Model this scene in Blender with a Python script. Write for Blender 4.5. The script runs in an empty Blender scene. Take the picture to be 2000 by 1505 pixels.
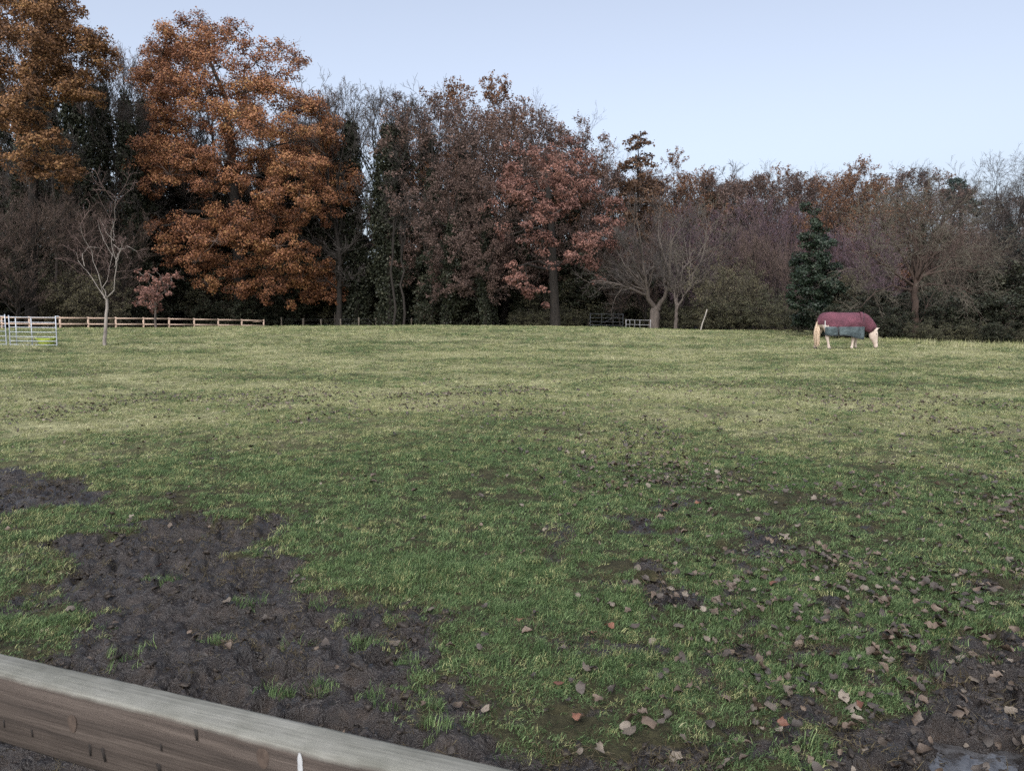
import bpy, math, random
import numpy as np
from mathutils import Vector

SC = bpy.context.scene
C = SC.collection
rng = np.random.default_rng(7)
R = math.radians

# ------------------------------------------------------------------ camera
HC = 1.6                     # camera height
FPX = 1511.0                 # focal length in pixels of a 2000 px wide picture
YH = 605.0                   # picture row of the horizon
PITCH = math.atan((752.5 - YH) / FPX)
cam_d = bpy.data.cameras.new('camera')
cam = bpy.data.objects.new('camera', cam_d)
C.objects.link(cam)
cam_d.sensor_width = 36.0
cam_d.lens = 36.0 * FPX / 2000.0
cam_d.clip_start = 0.02
cam_d.clip_end = 6000
cam.location = (0, 0, HC)
cam.rotation_euler = (math.pi / 2 - PITCH, 0, 0)
cam_d.dof.use_dof = True
cam_d.dof.focus_distance = 14.0
cam_d.dof.aperture_fstop = 16.0
SC.camera = cam

# ------------------------------------------------------------------ sky and light (just after sunset, soft light from behind the camera)
SUN_EL, SUN_AZ = R(46), R(192)      # azimuth measured clockwise from +Y
w = bpy.data.worlds.new('World')
SC.world = w
w.use_nodes = True
nt = w.node_tree
bg = nt.nodes['Background']
sky = nt.nodes.new('ShaderNodeTexSky')
sky.sky_type = 'NISHITA'
sky.sun_disc = False
sky.sun_elevation = SUN_EL
sky.sun_rotation = SUN_AZ
sky.altitude = 100
sky.air_density = 1.0
sky.dust_density = 5.0
sky.ozone_density = 5.0
hsv = nt.nodes.new('ShaderNodeHueSaturation')      # thin dusk haze pales the whole sky evenly
hsv.inputs['Saturation'].default_value = 0.52
nt.links.new(sky.outputs[0], hsv.inputs['Color'])
nt.links.new(hsv.outputs[0], bg.inputs[0])
bg.inputs[1].default_value = 0.099
sun_d = bpy.data.lights.new('sun', 'SUN')
sun_d.energy = 1.1
sun_d.angle = R(90)
sun_d.color = (1.0, 0.95, 0.90)
sun = bpy.data.objects.new('sun', sun_d)
C.objects.link(sun)
sd = Vector((math.sin(SUN_AZ) * math.cos(SUN_EL), math.cos(SUN_AZ) * math.cos(SUN_EL), math.sin(SUN_EL)))
sun.rotation_euler = (-sd).to_track_quat('-Z', 'Y').to_euler()
sun.location = (0, -30, 30)
SC.view_settings.view_transform = 'Standard'
SC.view_settings.look = 'None'
SC.view_settings.exposure = 1.42
SC.view_settings.gamma = 1.0
SC.view_settings.use_curve_mapping = False
SC.render.engine = 'CYCLES'
SC.cycles.use_denoising = False
SC.cycles.max_bounces = 6
SC.cycles.diffuse_bounces = 3
SC.cycles.glossy_bounces = 2
SC.cycles.transmission_bounces = 3
SC.cycles.transparent_max_bounces = 4

# ------------------------------------------------------------------ numeric helpers
def ray(px, py):
    """direction through a picture point, as a multiple of 1 m forward (world y = 1)"""
    u = (np.asarray(px, float) - 1000.0) / FPX
    v = (752.5 - np.asarray(py, float)) / FPX
    cy, sy = math.cos(PITCH), math.sin(PITCH)
    fy = cy + v * sy
    fz = -sy + v * cy
    return u / fy, np.ones_like(u), fz / fy

def at(px, py, d):
    x, y, z = ray(px, py)
    return np.stack([x * d, np.ones_like(x) * d, HC + z * d], -1)

def on_plane(px, py, z=0.0):
    x, y, dz = ray(px, py)
    d = (z - HC) / dz
    return np.stack([x * d, d], -1)

def sm(a, b, x):
    t = np.clip((x - a) / (b - a), 0, 1)
    return t * t * (3 - 2 * t)

def vnoise(x, y, seed=0):
    xi = np.floor(x).astype(np.int64); yi = np.floor(y).astype(np.int64)
    fx = x - xi; fy = y - yi
    fx = fx * fx * fx * (fx * (fx * 6 - 15) + 10); fy = fy * fy * fy * (fy * (fy * 6 - 15) + 10)
    def hsh(a, b):
        n = (a * 374761393 + b * 668265263 + seed * 1442695041) & 0xFFFFFFFF
        n = ((n ^ (n >> 13)) * 1274126177) & 0xFFFFFFFF
        n = n ^ (n >> 16)
        return (n & 0xFFFF) / 65535.0
    a = hsh(xi, yi); b = hsh(xi + 1, yi); c = hsh(xi, yi + 1); d = hsh(xi + 1, yi + 1)
    return ((a * (1 - fx) + b * fx) * (1 - fy) + (c * (1 - fx) + d * fx) * fy) * 2 - 1

def fbm(x, y, oct=4, seed=0, gain=0.5):
    s = np.zeros_like(x, dtype=float); amp = 1.0; tot = 0
    for o in range(oct):
        s += amp * vnoise(x * 2 ** o + 17.3 * o, y * 2 ** o - 9.1 * o, seed + o)
        tot += amp; amp *= gain
    return s / tot

def sdf(P, poly):
    """signed distance to a polygon, negative inside"""
    poly = np.asarray(poly, float)
    d = np.full(len(P), 1e9); inside = np.zeros(len(P), bool)
    for i in range(len(poly)):
        a = poly[i]; b = poly[(i + 1) % len(poly)]
        e = b - a; wv = P - a
        t = np.clip((wv @ e) / max(e @ e, 1e-9), 0, 1)
        q = wv - t[:, None] * e
        d = np.minimum(d, np.sqrt((q * q).sum(1)))
        cond = ((a[1] <= P[:, 1]) & (b[1] > P[:, 1])) | ((b[1] <= P[:, 1]) & (a[1] > P[:, 1]))
        with np.errstate(divide='ignore', invalid='ignore'):
            xi = a[0] + (P[:, 1] - a[1]) / (b[1] - a[1] if b[1] != a[1] else 1e-9) * e[0]
        inside ^= cond & (P[:, 0] < xi)
    return np.where(inside, -d, d)

# ------------------------------------------------------------------ mesh helpers
def link(o, parent=None):
    C.objects.link(o)
    if parent is not None:
        o.parent = parent
    return o

class MB:
    def __init__(s):
        s.V = []; s.Q = []; s.T = []; s.n = 0; s.A = []
    def add(s, V, F, tint=None):
        V = np.asarray(V, float).reshape(-1, 3); F = np.asarray(F, np.int64)
        (s.Q if F.shape[1] == 4 else s.T).append(F + s.n)
        s.V.append(V)
        s.A.append(np.zeros(len(V)) if tint is None else np.broadcast_to(np.asarray(tint, float), (len(V),)))
        s.n += len(V)
        return s
    def mesh(s, name, mat, smooth=False, attr=None):
        me = bpy.data.meshes.new(name)
        V = np.concatenate(s.V)
        Q = np.concatenate(s.Q) if s.Q else np.zeros((0, 4), np.int64)
        T = np.concatenate(s.T) if s.T else np.zeros((0, 3), np.int64)
        loops = np.concatenate([Q.ravel(), T.ravel()]).astype(np.int32)
        me.vertices.add(len(V)); me.vertices.foreach_set('co', V.ravel().astype(np.float32))
        me.loops.add(len(loops)); me.loops.foreach_set('vertex_index', loops)
        npoly = len(Q) + len(T)
        me.polygons.add(npoly)
        st = np.concatenate([np.arange(len(Q)) * 4, len(Q) * 4 + np.arange(len(T)) * 3]).astype(np.int32)
        me.polygons.foreach_set('loop_start', st)
        if smooth:
            me.polygons.foreach_set('use_smooth', np.ones(npoly, bool))
        if attr:
            a = me.attributes.new(attr, 'FLOAT', 'POINT')
            a.data.foreach_set('value', np.concatenate(s.A).astype(np.float32))
        me.update(calc_edges=True)
        if mat is not None:
            me.materials.append(mat)
        return me
    def obj(s, name, mat, parent=None, smooth=False, attr=None, loc=None):
        o = bpy.data.objects.new(name, s.mesh(name, mat, smooth, attr))
        if loc is not None:
            o.location = loc
        return link(o, parent)

def tag(o, label, cat, group=None):
    o['label'] = label; o['category'] = cat
    if group: o['group'] = group
    return o

def thing(name, loc, label, cat, group=None, rz=0.0):
    o = bpy.data.objects.new(name, None)
    o.empty_display_size = 0.2
    o.location = loc; o.rotation_euler = (0, 0, rz)
    link(o)
    return tag(o, label, cat, group)

def dup(root, loc, rz=0.0, sc=1.0, label=None, cat=None, group=None, name=None):
    r = root.copy(); C.objects.link(r)
    if name: r.name = name
    r.location = loc; r.rotation_euler = (0, 0, rz)
    r.scale = sc if hasattr(sc, '__len__') else (sc, sc, sc)
    if label: r['label'] = label
    if cat: r['category'] = cat
    if group: r['group'] = group
    for ch in list(root.children):
        c = ch.copy(); C.objects.link(c); c.parent = r
        for g in list(ch.children):
            d = g.copy(); C.objects.link(d); d.parent = c
    return r

def nrm(v):
    return v / np.maximum(np.linalg.norm(v, axis=-1, keepdims=True), 1e-9)

def tubes(pts, rad, s=3, cap=False):
    """pts (B,k,3), rad (B,k) -> verts, quads"""
    pts = np.asarray(pts, float); rad = np.asarray(rad, float)
    B, k, _ = pts.shape
    t = np.gradient(pts, axis=1) if k > 1 else pts
    t = nrm(t)
    mean = nrm(pts[:, -1] - pts[:, 0])
    ref = np.where(np.abs(mean[:, 2:3]) > 0.85, np.array([[1.0, 0.13, 0]]), np.array([[0.0, 0, 1]]))
    a = nrm(np.cross(t, ref[:, None, :])); b = np.cross(t, a)
    th = np.arange(s) * 2 * math.pi / s
    V = pts[:, :, None, :] + rad[:, :, None, None] * (np.cos(th)[None, None, :, None] * a[:, :, None, :] + np.sin(th)[None, None, :, None] * b[:, :, None, :])
    idx = np.arange(B * k * s).reshape(B, k, s)
    i0 = idx[:, :-1, :]; i1 = idx[:, 1:, :]
    F = np.stack([i0, np.roll(i0, -1, 2), np.roll(i1, -1, 2), i1], -1).reshape(-1, 4)
    return V.reshape(-1, 3), F

def box(x0, x1, y0, y1, z0, z1):
    V = np.array([[x0, y0, z0], [x1, y0, z0], [x1, y1, z0], [x0, y1, z0], [x0, y0, z1], [x1, y0, z1], [x1, y1, z1], [x0, y1, z1]], float)
    F = np.array([[0, 3, 2, 1], [4, 5, 6, 7], [0, 1, 5, 4], [1, 2, 6, 5], [2, 3, 7, 6], [3, 0, 4, 7]])
    return V, F

def beam(p0, p1, wdt, hgt, up=(0, 0, 1)):
    """rectangular bar from p0 to p1"""
    p0 = np.asarray(p0, float); p1 = np.asarray(p1, float)
    t = nrm(p1 - p0); sdv = nrm(np.cross(t, np.asarray(up, float))); u = np.cross(sdv, t)
    V = []
    for p in (p0, p1):
        for a, b in ((-1, -1), (1, -1), (1, 1), (-1, 1)):
            V.append(p + sdv * a * wdt / 2 + u * b * hgt / 2)
    F = np.array([[0, 1, 2, 3], [7, 6, 5, 4], [0, 4, 5, 1], [1, 5, 6, 2], [2, 6, 7, 3], [3, 7, 4, 0]])
    return np.array(V), F

def bevel(o, wd=0.01, seg=2):
    m = o.modifiers.new('bevel', 'BEVEL'); m.width = wd; m.segments = seg; m.limit_method = 'ANGLE'

# ------------------------------------------------------------------ materials
def new_mat(name):
    m = bpy.data.materials.new(name); m.use_nodes = True
    n = m.node_tree.nodes; l = m.node_tree.links
    return m, n, l, n['Principled BSDF']

def ramp(n, stops, interp='LINEAR'):
    r = n.new('ShaderNodeValToRGB'); cr = r.color_ramp; cr.interpolation = interp
    while len(cr.elements) < len(stops): cr.elements.new(0.5)
    for e, (p, c) in zip(cr.elements, stops):
        e.position = p; e.color = (*c, 1)
    return r

def noise(n, l, scale, detail=3, rough=0.6, vec=None, dist=0.0):
    t = n.new('ShaderNodeTexNoise'); t.inputs['Scale'].default_value = scale
    t.inputs['Detail'].default_value = detail; t.inputs['Roughness'].default_value = rough
    t.inputs['Distortion'].default_value = dist
    if vec is not None: l.new(vec, t.inputs['Vector'])
    return t

def mixc(n, l, fac, a, b, mode='MIX'):
    m = n.new('ShaderNodeMix'); m.data_type = 'RGBA'; m.blend_type = mode
    for sock, v in ((m.inputs[0], fac), (m.inputs[6], a), (m.inputs[7], b)):
        if hasattr(v, 'links'): l.new(v, sock)
        elif isinstance(v, tuple): sock.default_value = (*v, 1)
        else: sock.default_value = v
    return m.outputs[2]

def bump(n, l, h, strength, dist, bs):
    b = n.new('ShaderNodeBump'); b.inputs['Strength'].default_value = strength; b.inputs['Distance'].default_value = dist
    l.new(h, b.inputs['Height']); l.new(b.outputs[0], bs.inputs['Normal'])
    return b

def simple_mat(name, c1, c2, scale=8.0, rough=0.8, stretch=None, bumpd=0.0, metallic=0.0, spec=0.3):
    m, n, l, bs = new_mat(name)
    tc = n.new('ShaderNodeTexCoord'); vec = tc.outputs['Object']
    if stretch:
        mp = n.new('ShaderNodeMapping'); mp.inputs['Scale'].default_value = stretch; l.new(vec, mp.inputs[0]); vec = mp.outputs[0]
    t = noise(n, l, scale, 4, 0.65, vec)
    r = ramp(n, [(0.3, c1), (0.7, c2)]); l.new(t.outputs[0], r.inputs[0])
    l.new(r.outputs[0], bs.inputs['Base Color'])
    bs.inputs['Roughness'].default_value = rough; bs.inputs['Metallic'].default_value = metallic
    bs.inputs['Specular IOR Level'].default_value = spec
    if bumpd: bump(n, l, t.outputs[0], 0.8, bumpd, bs)
    return m

def leaf_mat(name, stops, trans=0.18, attr='tint', rough=0.6, objvar=0.0):
    m = bpy.data.materials.new(name); m.use_nodes = True
    n = m.node_tree.nodes; l = m.node_tree.links
    out = n['Material Output']; bs = n['Principled BSDF']
    at_ = n.new('ShaderNodeAttribute'); at_.attribute_name = attr
    r = ramp(n, stops); l.new(at_.outputs['Fac'], r.inputs[0])
    col = r.outputs[0]
    if objvar:
        oi = n.new('ShaderNodeObjectInfo')
        hs = n.new('ShaderNodeHueSaturation')
        mr = n.new('ShaderNodeMapRange'); mr.inputs[3].default_value = 1 - objvar; mr.inputs[4].default_value = 1 + objvar
        l.new(oi.outputs['Random'], mr.inputs[0]); l.new(mr.outputs[0], hs.inputs['Value']); l.new(col, hs.inputs['Color'])
        col = hs.outputs[0]
    l.new(col, bs.inputs['Base Color']); bs.inputs['Roughness'].default_value = rough
    bs.inputs['Specular IOR Level'].default_value = 0.2
    tr = n.new('ShaderNodeBsdfTranslucent'); l.new(col, tr.inputs[0])
    mx = n.new('ShaderNodeMixShader'); mx.inputs[0].default_value = trans
    l.new(bs.outputs[0], mx.inputs[1]); l.new(tr.outputs[0], mx.inputs[2]); l.new(mx.outputs[0], out.inputs[0])
    return m

BARK_DARK = simple_mat('bark_dark', (0.012, 0.0105, 0.0095), (0.03, 0.025, 0.021), 6, 0.9, (1, 1, 0.25), 0.03)
BARK_GREY = simple_mat('bark_grey', (0.06, 0.05, 0.044), (0.12, 0.10, 0.086), 6, 0.9, (1, 1, 0.25), 0.02)
BARK_PALE = simple_mat('bark_pale', (0.11, 0.095, 0.085), (0.31, 0.28, 0.25), 5, 0.8, (1, 1, 0.5), 0.006)
BARK_RUST = simple_mat('bark_rust', (0.03, 0.021, 0.017), (0.07, 0.048, 0.038), 7, 0.9, (1, 1, 0.3), 0.02)
TWIG_GREY = simple_mat('twig_grey', (0.042, 0.037, 0.035), (0.08, 0.07, 0.064), 1.0, 0.9)
TWIG_BROWN = simple_mat('twig_brown', (0.08, 0.058, 0.05), (0.14, 0.10, 0.082), 1.0, 0.9)
TWIG_PURPLE = simple_mat('twig_purple', (0.085, 0.058, 0.072), (0.15, 0.105, 0.122), 1.0, 0.9)
TWIG_OLIVE = simple_mat('twig_olive', (0.075, 0.067, 0.052), (0.13, 0.115, 0.088), 1.0, 0.9)
TWIG_RED = simple_mat('twig_red', (0.09, 0.06, 0.055), (0.17, 0.12, 0.105), 1.0, 0.9)

LEAF_OAK = leaf_mat('leaf_oak', [(0.0, (0.07, 0.032, 0.021)), (0.3, (0.155, 0.068, 0.04)), (0.6, (0.255, 0.115, 0.058)), (0.85, (0.31, 0.155, 0.07)), (1.0, (0.34, 0.20, 0.085))])
LEAF_GOLD = leaf_mat('leaf_gold', [(0.0, (0.065, 0.035, 0.021)), (0.4, (0.155, 0.08, 0.04)), (0.75, (0.25, 0.132, 0.06)), (1.0, (0.32, 0.19, 0.08))])
LEAF_RUSSET = leaf_mat('leaf_russet', [(0.0, (0.085, 0.045, 0.038)), (0.5, (0.18, 0.092, 0.074)), (1.0, (0.29, 0.15, 0.115))])
LEAF_BROWN = leaf_mat('leaf_brown', [(0.0, (0.085, 0.045, 0.03)), (0.5, (0.16, 0.085, 0.05)), (1.0, (0.24, 0.13, 0.07))], objvar=0.15)
LEAF_DULL = leaf_mat('leaf_dull', [(0.0, (0.065, 0.045, 0.04)), (0.5, (0.115, 0.078, 0.066)), (1.0, (0.18, 0.12, 0.10))], objvar=0.15)
LEAF_IVY = leaf_mat('leaf_ivy', [(0.0, (0.014, 0.017, 0.012)), (0.5, (0.028, 0.033, 0.021)), (1.0, (0.062, 0.063, 0.04))], 0.1, rough=0.5)
LEAF_HOLLY = leaf_mat('leaf_holly', [(0.0, (0.009, 0.016, 0.010)), (0.6, (0.021, 0.034, 0.021)), (1.0, (0.058, 0.075, 0.05))], 0.08, rough=0.4)
LEAF_PINE = leaf_mat('leaf_pine', [(0.0, (0.02, 0.036, 0.032)), (0.6, (0.038, 0.06, 0.055)), (1.0, (0.06, 0.085, 0.08))], 0.1)
LEAF_LARCH = leaf_mat('leaf_larch', [(0.0, (0.06, 0.035, 0.025)), (0.6, (0.11, 0.065, 0.04)), (1.0, (0.16, 0.10, 0.06))], 0.1)
LEAF_HEDGE = leaf_mat('leaf_hedge', [(0.0, (0.03, 0.034, 0.02)), (0.5, (0.065, 0.065, 0.038)), (1.0, (0.13, 0.12, 0.07))], 0.15, objvar=0.2)
LEAF_OLIVE = leaf_mat('leaf_olive', [(0.0, (0.05, 0.046, 0.03)), (0.5, (0.09, 0.083, 0.05)), (1.0, (0.15, 0.132, 0.075))], 0.2)
LEAF_YELLOW = leaf_mat('leaf_yellow', [(0.0, (0.08, 0.06, 0.025)), (0.5, (0.20, 0.15, 0.05)), (1.0, (0.32, 0.23, 0.07))], 0.25)

# ================================================================== GROUND
def hbase(x, y):
    """large shape of the field"""
    az = np.arctan2(x, np.maximum(y, 0.1))
    d = np.hypot(x, y)
    wgt = 1 - 0.62 * sm(0.04, 0.30, az)
    crest = 0.46 * sm(14, 50, d) * wgt
    fall = (0.95 - 0.25 * sm(0.1, 0.4, az)) * sm(51, 88, d) + 0.006 * np.maximum(d - 88, 0)
    # the right hand side of the field is a low bank in front of the hedge
    bank = 0.16 * np.exp(-((d - 27) / 5.0) ** 2) * sm(0.20, 0.5, az)
    dip = -0.10 * np.exp(-((d - 20) / 3.2) ** 2) * np.exp(-((az - 0.02) / 0.16) ** 2)
    ridge = 0.07 * np.exp(-((d - 14.0) / 2.6) ** 2) * (0.6 + 0.4 * np.cos(az * 7))
    und = 0.075 * vnoise(x * 0.16 + 3.1, y * 0.22 + 8.2, 5) * sm(6, 14, d) + 0.018 * vnoise(x * 0.6, y * 0.8, 9) * sm(4, 9, d)
    und = und + (0.022 * fbm(x * 0.9, y * 1.1, 3, 12) + 0.015 * vnoise(x * 2.3, y * 2.3, 13)) * sm(7, 13, d) * sm(75, 50, d)
    return crest - np.minimum(fall, 3.0) + bank + dip + ridge + und

def px_poly(lst):
    a = np.array(lst, float)
    return on_plane(a[:, 0], a[:, 1], 0.0)

MUD1 = px_poly([(95, 1110), (130, 1050), (230, 1045), (330, 1000), (440, 1000), (520, 1040), (600, 1100), (690, 1150), (740, 1200), (800, 1235), (850, 1290), (870, 1370), (950, 1440), (1090, 1505), (1200, 1640), (1300, 2000), (200, 2600), (-900, 2000), (-700, 1500), (-300, 1330), (0, 1262), (130, 1270), (170, 1225), (110, 1160)])
MUD2 = px_poly([(-150, 905), (40, 905), (120, 940), (220, 960), (190, 995), (90, 985), (0, 1020), (-150, 1030)])
MUD3 = px_poly([(2300, 1215), (2000, 1255), (1910, 1285), (1840, 1330), (1790, 1390), (1720, 1445), (1650, 1505), (1560, 1640), (1700, 2200), (3000, 2000)])
PUD = on_plane(np.array([1905.0]), np.array([1487.0]), -0.05)[0]

def mud_at(x, y):
    P = np.stack([x, y], -1)
    d = np.hypot(x, y)
    m = np.zeros(len(P))
    near = (d < 16)
    Q = P[near]
    jx = fbm(Q[:, 0] * 2.2, Q[:, 1] * 2.2, 4, 31)
    jf = fbm(Q[:, 0] * 8, Q[:, 1] * 8, 3, 41)
    s1 = sdf(Q, MUD1); s2 = sdf(Q, MUD2); s3 = sdf(Q, MUD3)
    v = np.maximum.reduce([sm(0.20, -0.22, s1 + 0.42 * jx + 0.26 * jf),
                           0.85 * sm(0.15, -0.2, s2 + 0.5 * jx + 0.25 * jf),
                           sm(0.16, -0.18, s3 + 0.34 * jx + 0.22 * jf)])
    # scattered bare scrapes in the trampled turf
    right = sm(-0.3, 1.0, Q[:, 0]) * sm(9.5, 5, d[near])
    s = sm(0.20, 0.42, fbm(Q[:, 0] * 3.4 + 5, Q[:, 1] * 3.4, 4, 77, 0.6) + 0.16 * right - 0.09) * (0.3 + 0.45 * right) * sm(11, 6, d[near])
    m[near] = np.maximum(v, s)
    return m

# hoof prints
NP_ = 260
hoof = []
hr = np.random.default_rng(5)
bx_ = hr.uniform(-4.5, 3.2, NP_ * 6); by_ = hr.uniform(1.2, 9, NP_ * 6)
mm = mud_at(bx_, by_)
sel = np.where(mm > 0.6)[0][:NP_]
HOOF = np.stack([bx_[sel], by_[sel], hr.uniform(0.045, 0.075, len(sel)), hr.uniform(0.02, 0.055, len(sel))], -1)

def hmud(x, y, m):
    d = np.hypot(x, y)
    f = sm(16, 9, d)
    wx = x + 0.05 * vnoise(x * 7, y * 7, 55); wy = y + 0.05 * vnoise(x * 7 + 40, y * 7, 56)
    rid = 1 - np.abs(fbm(wx * 4.5, wy * 6.5, 3, 57)) * 2.4
    rel = 0.042 * fbm(wx * 2.6, wy * 2.6, 3, 51) + 0.042 * rid + 0.036 * fbm(wx * 12, wy * 12, 3, 52) + 0.022 * np.abs(vnoise(wx * 31, wy * 31, 53)) - 0.012
    tur = 0.026 * fbm(x * 2.6, y * 2.6, 3, 61) + 0.020 * fbm(x * 9, y * 9, 3, 62)
    h = m * (rel - 0.035) + (1 - m) * tur
    for cx, cy, r, dp in HOOF:
        k = np.where((np.abs(x - cx) < 3 * r) & (np.abs(y - cy) < 3 * r))[0]
        if len(k) == 0: continue
        nz = 0.35 * vnoise(x[k] * 16 + cx * 9, y[k] * 16, 58)
        q = np.hypot((x[k] - cx) * math.cos(cx * 40) + (y[k] - cy) * math.sin(cx * 40), 0.75 * (-(x[k] - cx) * math.sin(cx * 40) + (y[k] - cy) * math.cos(cx * 40))) / r + nz
        h[k] += -dp * sm(1.08, 0.85, q) + 0.45 * dp * np.exp(-((q - 1.35) / 0.28) ** 2)
    q = np.hypot((x - PUD[0]) / 0.22, (y - PUD[1]) / 0.11) + 0.45 * vnoise(x * 9, y * 9, 59) + 0.15 * vnoise(x * 25, y * 25, 60)
    pmk = sm(1.5, 0.75, q)
    h = h * (1 - pmk) + (-0.075 + 0.2 * h) * pmk
    return h * f

def ground_z(x, y):
    x = np.atleast_1d(np.asarray(x, float)); y = np.atleast_1d(np.asarray(y, float))
    return hbase(x, y) + hmud(x, y, mud_at(x, y))

def gz(x, y):
    return float(ground_z(x, y)[0])

# one sheet: rings round the camera's foot point, fine in front, coarse elsewhere, out past the horizon
az_f = np.radians(np.linspace(-44, 44, 420))
az_c = np.radians(np.concatenate([np.linspace(44, 78, 52)[1:], np.linspace(78, 282, 36)[1:-1], np.linspace(282, 316, 52)[:-1]]))
AZ = np.concatenate([az_f, az_c])
RR_ = np.concatenate([np.geomspace(0.15, 1.4, 22)[:-1], np.geomspace(1.4, 26, 425)[:-1], np.geomspace(26, 110, 66)[:-1], np.geomspace(110, 4000, 26)])
rg, ag = np.meshgrid(RR_, AZ, indexing='ij')
gx = (rg * np.sin(ag)).ravel(); gy = (rg * np.cos(ag)).ravel()
gm = mud_at(gx, gy)
gzv = hbase(gx, gy) + hmud(gx, gy, gm)
nr, na = rg.shape
idx = np.arange(nr * na).reshape(nr, na)
i0 = idx[:-1]; i1 = idx[1:]
GF = np.stack([i0, i1, np.roll(i1, -1, 1), np.roll(i0, -1, 1)], -1).reshape(-1, 4)
# wooded ground: beyond the field edge
EDGE = [(-400, 62.5), (-40, 62.5), (-23, 84.5), (-5, 86), (10, 74), (14, 62), (20, 55), (22, 44), (26, 36), (34, 32), (80, 30), (400, 30), (400, 900), (-400, 900)]
def dryness(x, y):
    d = np.hypot(x, y)
    n1 = fbm(x * 0.35, y * 0.55, 4, 91)
    n2 = fbm(x * 1.3, y * 1.6, 3, 92)
    band = np.exp(-((d - 13.2) / 3.0) ** 2) * 0.18
    return np.clip(0.03 + 0.34 * sm(4, 21, d) + band + (0.30 * sm(3, 8, d) + 0.12) * n1 + (0.20 + 0.14 * sm(4, 10, d)) * n2, 0, 1)
gwood = sm(1.5, -1.5, sdf(np.stack([gx, gy], -1), EDGE))
gd = dryness(gx, gy)

def ground_material():
    m, n, l, bs = new_mat('field_turf_and_mud')
    tc = n.new('ShaderNodeTexCoord')
    V = tc.outputs['Object']
    am = n.new('ShaderNodeAttribute'); am.attribute_name = 'mud'
    ad = n.new('ShaderNodeAttribute'); ad.attribute_name = 'dry'
    aw = n.new('ShaderNodeAttribute'); aw.attribute_name = 'wood'
    fine = noise(n, l, 60, 4, 0.7, V)
    mid = noise(n, l, 9, 5, 0.65, V)
    big = noise(n, l, 1.3, 4, 0.6, V)
    green = ramp(n, [(0.25, (0.028, 0.027, 0.015)), (0.5, (0.06, 0.062, 0.028)), (0.75, (0.125, 0.13, 0.06))]); l.new(mid.outputs[0], green.inputs[0])
    straw = ramp(n, [(0.25, (0.15, 0.15, 0.08)), (0.5, (0.325, 0.325, 0.18)), (0.78, (0.51, 0.49, 0.30))]); l.new(mid.outputs[0], straw.inputs[0])
    gcol = mixc(n, l, ad.outputs['Fac'], green.outputs[0], straw.outputs[0])
    at2 = n.new('ShaderNodeAttribute'); at2.attribute_name = 'thatch'
    soil = ramp(n, [(0.3, (0.018, 0.017, 0.010)), (0.7, (0.055, 0.052, 0.028))]); l.new(mid.outputs[0], soil.inputs[0])
    gcol = mixc(n, l, at2.outputs['Fac'], soil.outputs[0], gcol)
    fr = ramp(n, [(0.3, (0.55, 0.55, 0.55)), (0.7, (1.3, 1.3, 1.25))]); l.new(fine.outputs[0], fr.inputs[0])
    gcol = mixc(n, l, 1.0, gcol, fr.outputs[0], 'MULTIPLY')
    mud = ramp(n, [(0.3, (0.008, 0.006, 0.0052)), (0.55, (0.020, 0.015, 0.0122)), (0.8, (0.050, 0.037, 0.028))]); l.new(mid.outputs[0], mud.inputs[0])
    # broken edge of the mud
    ad2 = n.new('ShaderNodeMath'); ad2.operation = 'MULTIPLY_ADD'; l.new(fine.outputs[0], ad2.inputs[0]); ad2.inputs[1].default_value = 0.5; ad2.inputs[2].default_value = -0.25
    sm_ = n.new('ShaderNodeMath'); sm_.operation = 'ADD'; l.new(am.outputs['Fac'], sm_.inputs[0]); l.new(ad2.outputs[0], sm_.inputs[1])
    mr = n.new('ShaderNodeMapRange'); mr.inputs[1].default_value = 0.25; mr.inputs[2].default_value = 0.55; l.new(sm_.outputs[0], mr.inputs[0])
    col = mixc(n, l, mr.outputs[0], gcol, mud.outputs[0])
    lit = ramp(n, [(0.3, (0.03, 0.024, 0.018)), (0.7, (0.075, 0.055, 0.038))]); l.new(mid.outputs[0], lit.inputs[0])
    col = mixc(n, l, aw.outputs['Fac'], col, lit.outputs[0])
    l.new(col, bs.inputs['Base Color'])
    # wet mud is glossy in patches
    wet = n.new('ShaderNodeMapRange'); wet.inputs[1].default_value = 0.38; wet.inputs[2].default_value = 0.66; wet.inputs[3].default_value = 0.10; wet.inputs[4].default_value = 0.48
    l.new(big.outputs[0], wet.inputs[0])
    rmix = n.new('ShaderNodeMix'); rmix.data_type = 'FLOAT'; l.new(mr.outputs[0], rmix.inputs[0]); rmix.inputs[2].default_value = 0.95; l.new(wet.outputs[0], rmix.inputs[3])
    l.new(rmix.outputs[0], bs.inputs['Roughness'])
    spx = n.new('ShaderNodeMapRange'); spx.inputs[3].default_value = 0.15; spx.inputs[4].default_value = 0.5; l.new(mr.outputs[0], spx.inputs[0]); l.new(spx.outputs[0], bs.inputs['Specular IOR Level'])
    hm = n.new('ShaderNodeMath'); hm.operation = 'ADD'; l.new(fine.outputs[0], hm.inputs[0])
    m2 = n.new('ShaderNodeMath'); m2.operation = 'MULTIPLY'; m2.inputs[1].default_value = 2.0; l.new(mid.outputs[0], m2.inputs[0]); l.new(m2.outputs[0], hm.inputs[1])
    bump(n, l, hm.outputs[0], 0.75, 0.025, bs)
    return m

gb = MB(); gb.add(np.stack([gx, gy, gzv], -1), GF)
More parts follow.
